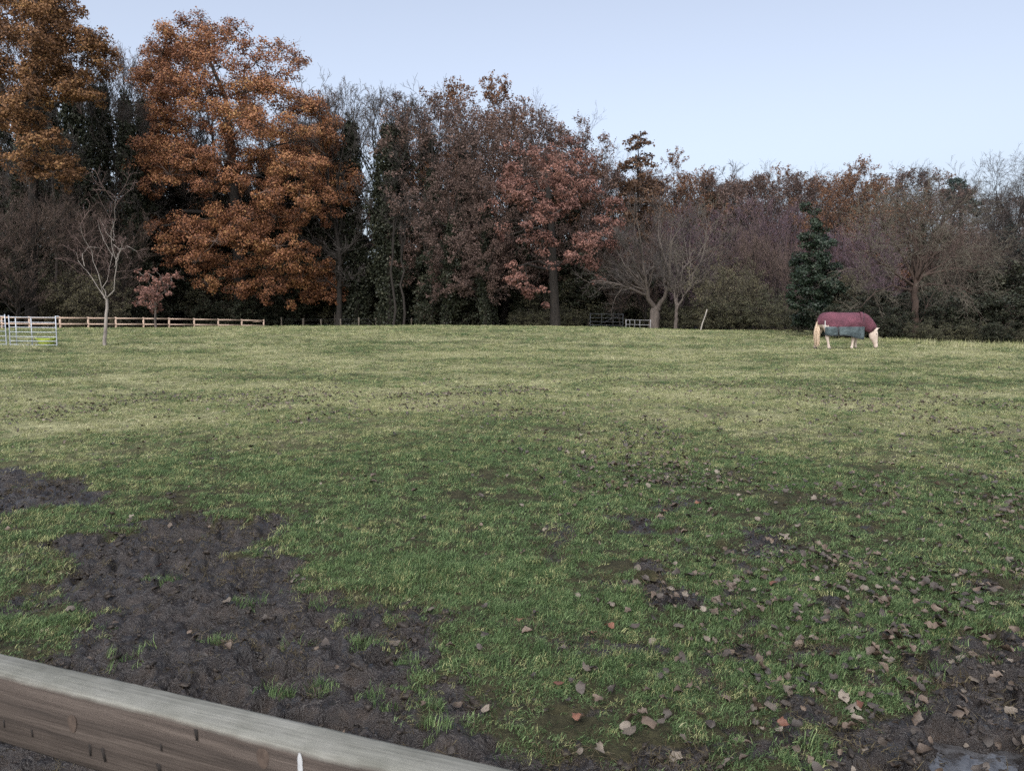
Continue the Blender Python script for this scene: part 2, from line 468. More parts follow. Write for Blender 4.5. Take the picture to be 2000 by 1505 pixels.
# close the hole under the camera's feet
gb.T.append(np.stack([np.full(na, gb.n), idx[0], np.roll(idx[0], -1)], -1))
gb.V.append(np.array([[0, 0, float(gzv[:na].mean())]])); gb.A.append(np.zeros(1)); gb.n += 1
field = gb.obj('field_ground', ground_material(), smooth=True)
field['kind'] = 'structure'
for nm, arr in (('mud', gm), ('dry', gd), ('wood', gwood), ('thatch', sm(5.5, 14, np.hypot(gx, gy)))):
    a = field.data.attributes.new(nm, 'FLOAT', 'POINT')
    a.data.foreach_set('value', np.append(arr, 0).astype(np.float32))

# puddle in the rutted corner
pw, pn, pl, pb = new_mat('puddle_water')
ptc = pn.new('ShaderNodeTexCoord'); pf = noise(pn, pl, 16, 6, 0.75, ptc.outputs['Object'], 0.6); pfr = ramp(pn, [(0.40, (0.02, 0.018, 0.017)), (0.75, (0.11, 0.112, 0.118))]); pl.new(pf.outputs[0], pfr.inputs[0]); pl.new(pfr.outputs[0], pb.inputs['Base Color'])
pb.inputs['Roughness'].default_value = 0.03; pb.inputs['Specular IOR Level'].default_value = 0.8
pt = noise(pn, pl, 60, 2, 0.5, ptc.outputs['Object']); bump(pn, pl, pt.outputs[0], 0.25, 0.004, pb)
th = np.linspace(0, 2 * math.pi, 40, endpoint=False)
pr = 1 + 0.18 * np.sin(3 * th + 1) + 0.1 * np.sin(7 * th)
pz = gz(PUD[0], PUD[1]) + 0.014
pm = MB(); pm.add(np.concatenate([np.stack([PUD[0] + 0.36 * pr * np.cos(th), PUD[1] + 0.17 * pr * np.sin(th), np.full(40, pz)], -1), [[PUD[0], PUD[1], pz]]]),
                  np.stack([np.arange(40), np.roll(np.arange(40), -1), np.full(40, 40)], -1))
puddle = pm.obj('puddle_water', pw); puddle['kind'] = 'structure'

def gz(x, y):
    if math.hypot(x, y) > 16.5:
        return float(hbase(np.array([float(x)]), np.array([float(y)]))[0])
    return float(ground_z(x, y)[0])

def spot(px, d):
    """ground point under picture column px at forward distance d"""
    x = float(ray(px, YH)[0]) * d
    return (x, d, gz(x, d))

def top_height(px, py, d):
    return float(at(px, py, d)[2]) - spot(px, d)[2]

# ================================================================== TREES
def march(g, P, D, L, k, wob, up, curve=None):
    """grow B branches from P along D with length L in k steps; returns (B,k+1,3)"""
    B = len(P); pts = np.zeros((B, k + 1, 3)); pts[:, 0] = P; d = nrm(D)
    for i in range(k):
        d = nrm(d + wob * g.normal(size=(B, 3)) + np.array([0, 0, up]))
        pts[:, i + 1] = pts[:, i] + d * (L / k)[:, None]
    return pts

def sprout(g, pts, rad, n, f0, f1, ratio, ang, k, wob, up, rr, rmin=0.008, aj=0.25, tip=0.35, fall=0.45):
    """children on every branch of a level"""
    B, kk, _ = pts.shape
    t = g.uniform(f0, f1, (B, n))
    t[:, -1] = f1
    s = t * (kk - 1); i = np.minimum(s.astype(int), kk - 2); f = (s - i)[..., None]
    bi = np.arange(B)[:, None]
    p = pts[bi, i] * (1 - f) + pts[bi, i + 1] * f
    tan = nrm(pts[bi, i + 1] - pts[bi, i])
    r = rad[bi, i] * (1 - f[..., 0]) + rad[bi, i + 1] * f[..., 0]
    Lp = np.linalg.norm(np.diff(pts, axis=1), axis=2).sum(1)
    perp = nrm(np.cross(tan, g.normal(size=tan.shape)))
    a = ang * (1 + aj * g.normal(size=t.shape))
    D = tan * np.cos(a)[..., None] + perp * np.sin(a)[..., None]
    L = Lp[:, None] * ratio * (1 - fall * t) * g.uniform(0.7, 1.25, t.shape)
    P = p.reshape(-1, 3); D = D.reshape(-1, 3); L = L.ravel(); r = np.maximum(r.ravel() * rr, rmin)
    q = march(g, P, D, L, k, wob, up)
    rd = np.maximum(r[:, None] * np.linspace(1, tip, k + 1)[None], rmin * 0.7)
    return q, rd

def leaf_quads(g, P, size, up=0.35, jit=0.35, outw=None):
    """one small diamond leaf spray at each point"""
    N = len(P)
    nv = nrm(g.normal(size=(N, 3)) * (1.0 if outw is None else 0.6) + np.array([0, -0.1, up]) + (0 if outw is None else outw))
    a = nrm(np.cross(nv, g.normal(size=(N, 3)))); b = np.cross(nv, a)
    s = size * g.uniform(1 - jit, 1 + jit, N)[:, None]
    V = np.stack([P - a * s * 0.5, P - b * s * 0.34 + nv * s * 0.12, P + a * s * 0.5, P + b * s * 0.34 + nv * s * 0.12], 1)
    F = np.arange(N * 4).reshape(N, 4)
    return V.reshape(-1, 3), F

def add_leaves(mb, g, P, size, tint, **k):
    V, F = leaf_quads(g, P, size, **k)
    mb.add(V, F, np.repeat(np.clip(tint, 0, 1), 4))

def bare_levels(g, H, style):
    """trunk and branch levels for a generic tree of height H"""
    s = style
    kt = 8
    tr = np.zeros((1, kt + 1, 3)); z = np.linspace(0, H * s['trunk'], kt + 1)
    tr[0, :, 2] = z
    tr[0, 1:, :2] = np.cumsum(g.normal(size=(kt, 2)) * 0.018 * H * s.get('bend', 1.0) * 0.5, 0)
    r0 = H * s.get('girth', 0.017)
    rt = r0 * np.linspace(1, 0.22, kt + 1)[None]
    rt[0, 0] *= 1.35
    n1 = s['n1']
    f = np.sort(g.uniform(s['low'], 1.0, n1)); f[-3:] = 1.0
    ii = f * kt; i = np.minimum(ii.astype(int), kt - 1); fr = (ii - i)[:, None]
    P = tr[0, i] * (1 - fr) + tr[0, i + 1] * fr
    az = g.uniform(0, 2 * math.pi) + np.arange(n1) * 2.4 + g.normal(size=n1) * 0.3
    hf = P[:, 2] / H
    # crown envelope
    env = s['width'] * H * np.sqrt(np.maximum(0.06, 1 - ((hf - s['mid']) / s['half']) ** 2))
    el = s['el0'] + (s['el1'] - s['el0']) * (f - s['low']) / (1 - s['low']) + g.normal(size=n1) * 0.12
    D = np.stack([np.cos(az) * np.cos(el), np.sin(az) * np.cos(el), np.sin(el)], -1)
    topL = np.maximum(H - P[:, 2], 0.1 * H)
    L = np.minimum(env / np.maximum(np.cos(el), 0.25), topL / np.maximum(np.sin(el), 0.15)) * g.uniform(0.8, 1.08, n1)
    R1 = np.maximum(r0 * 0.42 * (1.05 - 0.6 * f), 0.02)
    k1 = 6
    p1 = march(g, P, D, L, k1, s['wob'], s['up'])
    r1 = R1[:, None] * np.linspace(1, 0.3, k1 + 1)[None]
    p2, r2 = sprout(g, p1, r1, s['n2'], 0.2, 1.0, s.get('q2', 0.52), s.get('a2', 0.75), 4, s['wob'] * 1.1, s['up'], 0.6, 0.016)
    p3, r3 = sprout(g, p2, r2, s['n3'], 0.2, 1.0, s.get('q3', 0.55), s.get('a3', 0.7), 3, s['wob'] * 1.2, s['up'], 0.65, s.get('rm3', 0.011))
    p4, r4 = sprout(g, p3, r3, s['n4'], 0.15, 1.0, s.get('q4', 0.6), 0.65, 2, 0.2, s.get('up4', s['up']), 0.7, s.get('rm', 0.009))
    return (tr, rt), (p1, r1), (p2, r2), (p3, r3), (p4, r4)

def build_tree(name, loc, H, style, seed, label, cat='tree', group=None, bark=BARK_DARK, twig=TWIG_GREY, leaf=None, leaf_n=0, leaf_size=0.2, leaf_keep=None, ivy=0, ivy_r=0.9, ivy_h=0.75, ivy_mat=None, sides=6):
    g = np.random.default_rng(seed)
    t = thing(name, loc, label, cat, group)
    lv = bare_levels(g, H, style)
    mb = MB()
    mb.add(*tubes(*lv[0], 8)); mb.add(*tubes(*lv[1], 5)); mb.add(*tubes(*lv[2], 4))
    mb.obj('trunk', bark, t, smooth=True)
    tw = MB(); tw.add(*tubes(*lv[3], 3)); tw.add(*tubes(*lv[4], 3))
    tw.obj('twigs', twig, t, smooth=True)['kind'] = 'stuff'
    if leaf is not None and leaf_n:
        q = lv[4][0]
        tint_b = g.uniform(0, 1, len(lv[1][0]))
        rep = len(q) // len(lv[1][0])
        B = len(q)
        s = g.uniform(0.2, 1.05, (B, leaf_n, 1))
        P = q[:, None, 0] * (1 - s) + q[:, None, -1] * s + g.normal(size=(B, leaf_n, 3)) * 0.10
        tint = np.repeat(0.25 + 0.5 * np.repeat(tint_b, rep), leaf_n) + g.normal(size=B * leaf_n) * 0.16
        P = P.reshape(-1, 3)
        if leaf_keep is not None:
            kp = leaf_keep(P, g); P = P[kp]; tint = tint[kp]
        lm = MB(); add_leaves(lm, g, P, leaf_size, tint)
        lm.obj('crown', leaf, t, attr='tint')['kind'] = 'stuff'
    if ivy:
        im = MB()
        tr = lv[0][0][0]
        zz = g.uniform(0.01, ivy_h, ivy) ** 0.9 * H
        a = g.uniform(0, 2 * math.pi, ivy)
        cx = np.interp(zz, tr[:, 2], tr[:, 0]); cy = np.interp(zz, tr[:, 2], tr[:, 1])
        lump = 1 + 0.45 * vnoise(zz * 0.9 + seed, a * 1.3, seed) + 0.25 * vnoise(zz * 2.5, a * 3, seed + 1)
        rr = ivy_r * lump * np.sqrt(g.uniform(0.25, 1.0, ivy)) * (1 - 0.55 * (zz / (ivy_h * H)) ** 3)
        add_leaves(im, g, np.stack([cx + rr * np.cos(a), cy + rr * np.sin(a), zz], -1), 0.24, g.normal(size=ivy) * 0.2 + 0.45 + 0.2 * (lump - 1))
        # ivy running out along the main limbs
        p1 = lv[1][0]; nl = ivy // 3
        b = g.integers(0, len(p1), nl); s = g.uniform(0, 0.55, nl); ii = (s * 6).astype(int); f = (s * 6 - ii)[:, None]
        P = p1[b, ii] * (1 - f) + p1[b, ii + 1] * f
        P = P[P[:, 2] < ivy_h * H * 1.05]
        P = P + nrm(g.normal(size=P.shape)) * 0.42 * ivy_r * g.uniform(0.2, 1, (len(P), 1))
        add_leaves(im, g, P, 0.22, g.normal(size=len(P)) * 0.2 + 0.45)
        im.obj('ivy', ivy_mat or LEAF_IVY, t, attr='tint')['kind'] = 'stuff'
    return t

def lobes_tree(name, loc, trunk_pts, trunk_r, lobes, seed, label, leaf, nleaf, leaf_size, bark=BARK_DARK, twig=TWIG_BROWN, cat='tree', group=None, nsub=12, flat=0.72, tint_spread=0.42, twigs=4):
    """a broad tree: trunk polyline, limbs to every foliage lobe, leaf sprays in clumps. coordinates relative to loc.
    lobes: (x, y, z, r, density)"""
    g = np.random.default_rng(seed)
    t = thing(name, loc, label, cat, group)
    T = np.asarray(trunk_pts, float); Rr = np.asarray(trunk_r, float)
    mb = MB(); mb.add(*tubes(T[None], Rr[None], 9))
    Lb = np.asarray(lobes, float)
    # limbs: each lobe hangs on the trunk or on a lobe nearer the trunk
    order = np.argsort(np.linalg.norm(Lb[:, :3] - T[len(T) // 2], axis=1))
    nodes = [(T[i], Rr[i]) for i in range(len(T) // 3, len(T))]
    limb_p = []; limb_r = []
    for i in order:
        c = Lb[i, :3]
        best = None
        for p, r in nodes:
            dv = c - p; dd = np.linalg.norm(dv)
            pen = dd + 0.9 * max(0, p[2] - c[2] + 0.5) + 0.25 * np.linalg.norm(p - T[len(T) // 2])
            if best is None or pen < best[0]: best = (pen, p, r)
        p, r = best[1], best[2]
        u = np.linspace(0, 1, 7)[:, None]
        L = np.linalg.norm(c - p)
        mid = p + (c - p) * u + np.array([0, 0, 1]) * (np.sin(u * math.pi) * 0.10 * L) + np.sin(u * math.pi) * g.normal(size=(7, 3)) * 0.055 * L
        r0 = min(r * 0.62, 0.05 + 0.03 * L)
        r1 = max(0.03, r0 * 0.45)
        limb_p.append(mid); limb_r.append(np.linspace(r0, r1, 7))
        nodes.append((c, r1 * 1.25)); nodes.append((mid[4], r1 * 1.4))
    limb_p = np.array(limb_p); limb_r = np.array(limb_r)
    mb.add(*tubes(limb_p, limb_r, 5))
    mb.obj('trunk', bark, t, smooth=True)
    lm = MB(); tw_p = []; tw_r = []
    wsum = (Lb[:, 3] ** 2 * Lb[:, 4]).sum()
    for i in range(len(Lb)):
        c = Lb[i, :3]; r = Lb[i, 3]; dens = Lb[i, 4]
        n = int(nleaf * r * r * dens / wsum)
        u = nrm(g.normal(size=(nsub, 3)) + np.array([0, -0.1, 0.25]))
        sc = c + u * (r * g.uniform(0.45, 0.95, (nsub, 1))) * np.array([1, 1, flat])
        sr = r * g.uniform(0.22, 0.46, nsub)
        st = g.normal(size=nsub) * 0.5 + g.normal() * 0.5
        pick = g.choice(nsub, n, p=sr ** 2 / (sr ** 2).sum())
        v = nrm(g.normal(size=(n, 3))) * (g.uniform(0, 1, (n, 1)) ** 0.45)
        P = sc[pick] + v * sr[pick][:, None] * np.array([1.1, 1.1, 0.75])
        tint = 0.5 + tint_spread * 0.45 * st[pick] + g.normal(size=n) * tint_spread * 0.5
        add_leaves(lm, g, P, leaf_size, tint, up=0.35, outw=0.8 * nrm(P - sc[pick] * 0.6 - c * 0.4))
        for j in range(nsub):
            q = np.stack([c, c + (sc[j] - c) * 0.5 + g.normal(size=3) * 0.06 * r, sc[j], sc[j] + (sc[j] - c) * 0.25 + g.normal(size=3) * 0.1 * r])
            tw_p.append(q); tw_r.append(np.array([0.035, 0.026, 0.018, 0.01]) * (0.5 + 0.3 * r))
    tw_p = np.array(tw_p); tw_r = np.array(tw_r)
    tw = MB(); tw.add(*tubes(tw_p, tw_r, 3))
    if twigs:
        a, b = sprout(g, tw_p, tw_r, twigs, 0.3, 1.0, 0.45, 0.7, 2, 0.2, 0.05, 0.6, 0.009)
        tw.add(*tubes(a, b, 3))
    tw.obj('twigs', twig, t, smooth=True)['kind'] = 'stuff'
    lm.obj('crown', leaf, t, attr='tint')['kind'] = 'stuff'
    return t

def lobes_px(lst, d, base, wide, cx_px, back=0.5, seed=0, rs=1.0):
    """foliage lobes read off the picture, spread in depth as the front of a round crown, plus lobes on the far side"""
    g = np.random.default_rng(seed); out = []
    px_m = d / FPX
    zc = np.mean([at(l[0], l[1], d)[2] for l in lst])
    for l in lst:
        px, py, r = l[:3]; dens = l[3] if len(l) > 3 else 1.0
        p0 = at(px, py, d); dx = p0[0] - ray(cx_px, YH)[0] * d
        rem = max(0.0, wide * wide - dx * dx - 0.35 * (p0[2] - zc) ** 2)
        for side in (-1, 1):
            if side == 1 and g.uniform() > back: continue
            dy = side * math.sqrt(rem) * g.uniform(0.55, 1.0) + g.normal() * 0.4
            p = at(px + (0 if side < 0 else g.normal() * 14), py + (0 if side < 0 else g.normal() * 10), d + dy)
            out.append((p[0] - base[0], p[1] - base[1], p[2] - base[2], r * (d + dy) / FPX * rs, dens))
    return out

# ---- the big copper oak
OAK = [(385, 52, 34, .8), (345, 75, 33, .8), (318, 104, 33, .9), (410, 88, 38, .8), (365, 118, 42), (462, 58, 27, .7), (482, 86, 27, .7), (530, 92, 27, .45), (572, 118, 26, .45), (500, 122, 38, .7), (562, 145, 28, .5), (430, 132, 38, .9), (325, 62, 20, .5),
       (300, 152, 38), (268, 150, 24), (345, 172, 43), (410, 182, 46), (318, 198, 34), (480, 182, 43), (540, 182, 40), (590, 204, 38), (628, 216, 32), (390, 216, 38), (450, 226, 42), (645, 258, 32), (658, 236, 22),
       (310, 240, 28), (345, 246, 33), (500, 246, 38), (560, 252, 38), (610, 276, 42), (440, 262, 28),
       (290, 296, 38), (340, 290, 42), (268, 326, 28), (330, 340, 42), (385, 312, 28), (440, 312, 46), (500, 312, 42), (555, 322, 42), (610, 332, 42), (660, 340, 38), (690, 365, 23), (640, 380, 33), (682, 390, 22), (400, 352, 33), (460, 352, 34), (290, 370, 28), (520, 372, 36), (585, 380, 38), (640, 420, 28), (600, 410, 26),
       (250, 368, 23), (238, 400, 20), (275, 422, 27), (302, 444, 20), (258, 440, 14, .6),
       (420, 424, 36), (480, 424, 40), (540, 424, 34), (370, 452, 40), (330, 482, 32), (420, 472, 44), (480, 472, 40), (380, 512, 32), (540, 482, 38), (582, 442, 24), (440, 522, 40), (500, 522, 40), (560, 512, 36), (600, 492, 26), (400, 552, 24), (470, 560, 34), (530, 560, 34), (590, 542, 34), (622, 522, 26), (642, 562, 30), (520, 588, 12), (568, 594, 13), (660, 586, 15), (610, 580, 20), (330, 512, 14)]
D_OAK = 81.0
b = spot(470, D_OAK)
tr_px = [(470, 660), (470, 600), (468, 520), (462, 440), (455, 350), (450, 270), (440, 190), (410, 120), (390, 80)]
T = np.array([at(x, y, D_OAK) for x, y in tr_px]) - np.array(b); T[0] = (0, 0, -0.1)
lobes_tree('oak_tree', b, T, [0.95, 0.7, 0.62, 0.55, 0.45, 0.36, 0.26, 0.15, 0.08], lobes_px(OAK, D_OAK, b, 10.5, 470, 0.6, 3, 1.14), 21,
           'huge spreading oak with dense copper orange leaves behind the new timber fence', LEAF_OAK, 185000, 0.19, twigs=2)

# ---- the tall golden brown tree beside it
GOLD = [(60, -60, 40), (20, -30, 45), (110, -40, 40), (70, 5, 45), (125, 15, 40), (15, 40, 45), (95, 60, 42), (150, 75, 32), (60, 92, 42), (15, 120, 40), (112, 112, 40), (165, 112, 30), (195, 92, 22, .6), (212, 135, 20, .6), (150, 152, 32), (70, 142, 38), (55, 175, 28), (120, 172, 32), (168, 182, 28), (28, 205, 33), (80, 198, 22), (18, 236, 28), (70, 238, 27), (60, 272, 28), (100, 268, 23), (70, 322, 34), (112, 332, 30), (25, 312, 25, .7), (140, 345, 18, .7), (-40, 60, 45), (-50, 140, 45), (-60, 220, 40), (-40, 300, 35), (-30, -20, 45)]
D_GOLD = 68.0
b = spot(60, D_GOLD)
tr_px = [(60, 660), (62, 560), (64, 450), (66, 340), (70, 230), (72, 120), (70, 20), (66, -50)]
T = np.array([at(x, y, D_GOLD) for x, y in tr_px]) - np.array(b); T[0] = (0, 0, -0.1)
lobes_tree('autumn_tree', b, T, [0.6, 0.45, 0.40, 0.36, 0.3, 0.22, 0.15, 0.07], lobes_px(GOLD, D_GOLD, b, 6.5, 60, 0.7, 4, 1.25), 22,
           'tall golden brown tree standing behind the galvanised hurdle pen, its top above everything', LEAF_GOLD, 78000, 0.20, twigs=2)

# ---- russet oak with drooping boughs
RUS = [(1060, 300, 36, .6), (1000, 330, 26, .6), (1012, 372, 36, .8), (1082, 332, 32, .6), (1042, 392, 36), (1100, 372, 36, .8), (1130, 322, 28, .6), (1092, 412, 28), (1150, 352, 28, .6), (1060, 422, 22), (1030, 442, 18), (1060, 472, 32), (1030, 470, 18, .7), (1152, 472, 30), (1182, 442, 36, .8), (1202, 402, 28, .7), (1192, 482, 22, .7), (1118, 502, 20), (1152, 512, 25), (1010, 546, 26), (1005, 518, 16), (1032, 572, 18), (1060, 566, 13), (1066, 596, 10), (1000, 290, 24, .4), (1110, 282, 24, .4), (960, 400, 22, .4), (980, 445, 18, .5), (1075, 520, 12, .6), (1170, 545, 16, .5)]
D_RUS = 70.0
b = spot(1085, D_RUS)
tr_px = [(1085, 655), (1084, 600), (1080, 530), (1078, 460), (1072, 390), (1068, 330), (1064, 280)]
T = np.array([at(x, y, D_RUS) for x, y in tr_px]) - np.array(b); T[0] = (0, 0, -0.1)
lobes_tree('russet_oak', b, T, [0.55, 0.42, 0.38, 0.32, 0.24, 0.15, 0.08], lobes_px(RUS, D_RUS, b, 6.0, 1085, 0.5, 5), 23,
           'russet pink oak whose lowest boughs droop to the wire fence', LEAF_RUSSET, 23000, 0.185, twig=TWIG_GREY)

# ---- generic styles
ST_TALL = dict(trunk=0.82, low=0.22, n1=24, n2=6, n3=6, n4=4, width=0.17, mid=0.62, half=0.48, el0=0.25, el1=1.35, wob=0.13, up=0.10, girth=0.014, rm=0.014, rm3=0.016)
ST_VASE = dict(trunk=0.55, low=0.16, n1=26, n2=7, n3=6, n4=4, width=0.24, mid=0.6, half=0.6, el0=0.75, el1=1.35, wob=0.09, up=0.09, girth=0.012, a2=0.5, a3=0.45, q2=0.5)
ST_ROUND = dict(trunk=0.62, low=0.25, n1=22, n2=7, n3=6, n4=4, width=0.36, mid=0.58, half=0.52, el0=0.15, el1=1.2, wob=0.15, up=0.05, girth=0.018)
ST_LOW = dict(trunk=0.4, low=0.08, n1=26, n2=6, n3=6, n4=4, width=0.46, mid=0.45, half=0.75, el0=0.2, el1=1.2, wob=0.18, up=0.05, girth=0.016, rm3=0.009, rm=0.007)
OFF = (0, -60, 0)
proto = {}
def mk(key, *a, **k):
    o = build_tree(k.pop('name', key), OFF, *a, label='-', **k)
    top = max(max(v.co.z for v in ch.data.vertices) for ch in o.children if ch.name.startswith('twigs'))
    proto[key] = [o, top * (0.975 if key.startswith(('ivy', 'bare')) else 0.94), 0]
mk('ivy_clad_tree', 20.0, ST_TALL, 101, ivy=12000, ivy_r=1.5, ivy_h=0.90)
mk('ivy_clad_tree2', 20.0, dict(ST_TALL, n1=28, width=0.20), 102, name='ivy_clad_tree', ivy=10500, ivy_r=1.3, ivy_h=0.84, twig=TWIG_BROWN)
mk('bare_tree', 19.0, dict(ST_TALL, width=0.24), 103, twig=TWIG_GREY)
mk('bare_tree2', 18.0, ST_ROUND, 104, name='bare_tree', twig=TWIG_GREY)
mk('dense_bare_tree', 18.0, dict(ST_ROUND, n1=26, n2=8, n3=7, n4=5, rm=0.011, rm3=0.013), 112, name='bare_tree', twig=TWIG_GREY)
mk('brown_tree', 19.0, dict(ST_ROUND, width=0.27), 105, twig=TWIG_BROWN, leaf=LEAF_BROWN, leaf_n=4, leaf_size=0.19)
mk('dull_tree', 18.0, dict(ST_ROUND, width=0.25, trunk=0.7), 106, twig=TWIG_BROWN, leaf=LEAF_DULL, leaf_n=3, leaf_size=0.17, ivy=5000, ivy_r=0.8, ivy_h=0.7)
mk('purple_tree', 12.0, dict(ST_VASE, n4=5, rm=0.008, rm3=0.009), 107, twig=TWIG_PURPLE)
mk('purple_tree2', 12.0, dict(ST_VASE, n1=30, width=0.3), 108, name='purple_tree', twig=TWIG_BROWN)
mk('shrub', 5.0, dict(ST_LOW, n2=6, n3=5), 109, twig=TWIG_GREY, leaf=LEAF_HEDGE, leaf_n=2, leaf_size=0.15)
mk('evergreen_shrub', 5.0, ST_LOW, 110, twig=TWIG_BROWN, leaf=LEAF_IVY, leaf_n=4, leaf_size=0.17)
mk('olive_shrub', 5.0, dict(ST_LOW, width=0.5), 111, twig=TWIG_OLIVE, leaf=LEAF_OLIVE, leaf_n=2, leaf_size=0.12)

def zone(px):
    for lim, ph in ((110, 'behind the hurdle pen'), (250, 'behind the white barked sapling'), (345, 'behind the red sapling'), (700, 'under the copper oak'), (830, 'at the foot of the ivy columns'), (1000, 'in the middle of the wood'), (1150, 'under the russet oak'), (5000, 'behind the five barred gate')):
        if px < lim: return ph

def rzone(px):
    for lim, ph in ((1300, 'behind the larch spire'), (1470, 'behind the olive bushes'), (1630, 'behind the holly'), (1760, 'behind the orange trees'), (1900, 'behind the thorn tree'), (9000, 'behind the blue conifer')):
        if px < lim: return ph

def plant(key, px, top, d, label, cat='tree', group=None, rz=None, wide=1.0, name=None):
    """stand a tree of a kind in picture column px at distance d, as tall as its top shows"""
    o, H, used = proto[key]
    p = spot(px, d); h = top_height(px, top, d)
    sc = h / H
    rz = rng.uniform(0, 6.28) if rz is None else rz
    p = (p[0], p[1], p[2] - 0.05)
    if used == 0:
        o.location = p; o.rotation_euler = (0, 0, rz); o.scale = (sc * wide, sc * wide, sc)
        o['label'] = label; o['category'] = cat
        if group: o['group'] = group
        if name: o.name = name
        r = o
    else:
        r = dup(o, p, rz, (sc * wide, sc * wide, sc), label, cat, group, name)
        if not group and 'group' in r: del r['group']
    proto[key][2] += 1
    return r

IVY_L = 'ivy covered dark trunk standing between the golden tree and the copper oak'
IVY_M = 'tall ivy wrapped column tree with bare twiggy head beside the copper oak'
for px, top, d in ((208, 72, 80), (245, 85, 84), (160, 62, 86), (20, 60, 90), (300, 110, 92), (118, 100, 92), (270, 160, 78), (70, 90, 86), (-30, 80, 88), (140, 260, 80), (50, 280, 78), (10, 260, 80)):
    plant('ivy_clad_tree' if px % 2 == 0 else 'ivy_clad_tree2', px, top, d, IVY_L if px > 155 else 'ivy covered dark trunk behind the golden brown tree', group='ivy trunks left of the oak', wide=0.85)
for px, top, d in ((692, 160, 82), (758, 163, 78), (782, 170, 84), (655, 172, 90), (842, 185, 84), (900, 205, 86), (600, 190, 94)):
    plant('ivy_clad_tree' if px % 2 == 0 else 'ivy_clad_tree2', px, top, d, IVY_M, group='ivy columns right of the oak', wide=0.9)
for px, top, d in ((660, 165, 80), (730, 160, 92), (800, 170, 94), (560, 170, 96), (370, 110, 98), (440, 130, 98)):
    plant('bare_tree', px, top, d, 'leafless grey tree with feathery top behind the ivy columns', group='bare trees behind the ivy columns')
for px, top, d in ((370, 210, 95), (420, 230, 92), (470, 250, 96), (520, 230, 94), (570, 220, 95), (625, 215, 92), (330, 200, 93), (445, 330, 92), (500, 340, 91), (395, 340, 92), (550, 340, 91)):
    plant('ivy_clad_tree' if px % 4 else 'ivy_clad_tree2', px, top, d, 'dark ivy clad trunk hidden behind the copper oak', group='ivy trunks behind the oak', wide=1.25)
GB = 'brown leaved tree in the middle of the wood with thinning crown'
for px, top, d in ((928, 163, 84), (985, 188, 86), (1052, 215, 84), (870, 188, 90)):
    plant('brown_tree', px, top, d, GB, group='brown trees mid wood')
for px, top, d in ((832, 200, 78), (905, 230, 76), (960, 260, 74), (1010, 230, 78), (1100, 255, 80), (1130, 285, 82), (870, 330, 73), (950, 360, 72)):
    plant('dull_tree', px, top, d, 'half bare dull brown tree with ivied trunk between ivy columns and russet oak', group='half bare trees mid wood')
for px, top, d in ((1165, 300, 92), (1200, 318, 96), (1065, 200, 92), (1140, 262, 96)):
    plant('bare_tree2', px, top, d, 'twiggy leafless tree just behind the russet oak', group='bare trees behind the russet oak', wide=0.8)
# right hand wood
for px, top, d, lab in ((1308, 312, 92, 'orange brown tree next to the dark larch spire'), (1350, 338, 90, 'small orange tree between the larch and the dark domed tree'), (1490, 335, 96, 'brown flat topped tree right of the dark domed tree')):
    plant('brown_tree', px, top, d, lab)
for px, top, d in ((1645, 325, 84), (1690, 332, 82), (1625, 350, 80)):
    plant('brown_tree', px, top, d, 'orange brown rounded tree rising behind the holly', group='orange trees behind the holly')
plant('ivy_clad_tree', 1395, 322, 94, 'dark domed tree thick with ivy on the skyline', wide=1.7)
for px, top, d in ((1440, 322, 98), (1500, 318, 100), (1600, 338, 98), (1270, 330, 100), (1560, 350, 96)):
    plant('bare_tree2', px, top, d, 'tall leafless tree with fine twigs ' + rzone(px), group='bare skyline trees', wide=0.8)
plant('dense_bare_tree', 1732, 318, 88, 'rounded bare grey tree beside the orange trees on the skyline', wide=0.95)
for px, top, d in ((1530, 348, 90), (1575, 352, 88), (1780, 345, 84), (1830, 378, 74), (1460, 350, 92), (1210, 340, 86), (1420, 360, 90)):
    plant('dull_tree', px, top, d, 'dull brown half leafless tree ' + rzone(px), group='dull trees right hand wood')
for px, top, d in ((1340, 400, 74), (1455, 388, 76), (1500, 395, 74), (1545, 400, 70), (1380, 415, 72), (1690, 430, 62), (1640, 440, 66), (1300, 425, 78), (1730, 470, 56)):
    plant('purple_tree', px, top, d, 'upright leafless tree with fine purple twigs ' + rzone(px), group='purple twigged trees', wide=1.1)
for px, top, d in ((1430, 420, 70), (1475, 440, 66), (1520, 450, 64), (1255, 430, 74), (1860, 430, 56), (1900, 440, 58), (1560, 470, 60), (1215, 455, 70)):
    plant('purple_tree2', px, top, d, 'upright leafless tree with fine brown twigs ' + rzone(px), group='brown twigged trees')
plant('dense_bare_tree', 1975, 288, 60, 'tall dark bare tree with spreading tracery above the blue conifer', wide=0.9)
plant('dense_bare_tree', 1950, 325, 66, 'dark bare tree with dense twigs close behind the blue conifer', wide=0.9)
plant('dense_bare_tree', 2025, 300, 58, 'dark bare tree leaning over the bramble bank', wide=0.9)
plant('dense_bare_tree', 2080, 310, 62, 'bare tree leaning in past the bramble bank', wide=0.9)
for px, top, d in ((1905, 470, 68), (1940, 455, 72), (2000, 460, 70), (2040, 440, 72), (1870, 450, 64)):
    plant('dull_tree', px, top, d, 'grey brown thicket tree behind the blue conifer', group='thicket behind the blue conifer', wide=1.5)
for px, top, d in ((1900, 520, 58), (1945, 530, 60), (1990, 535, 58), (2040, 520, 60)):
    plant('evergreen_shrub', px, top, d, 'dark bush at the foot of the blue conifer', 'shrub', 'bushes at the foot of the conifer', wide=1.5)
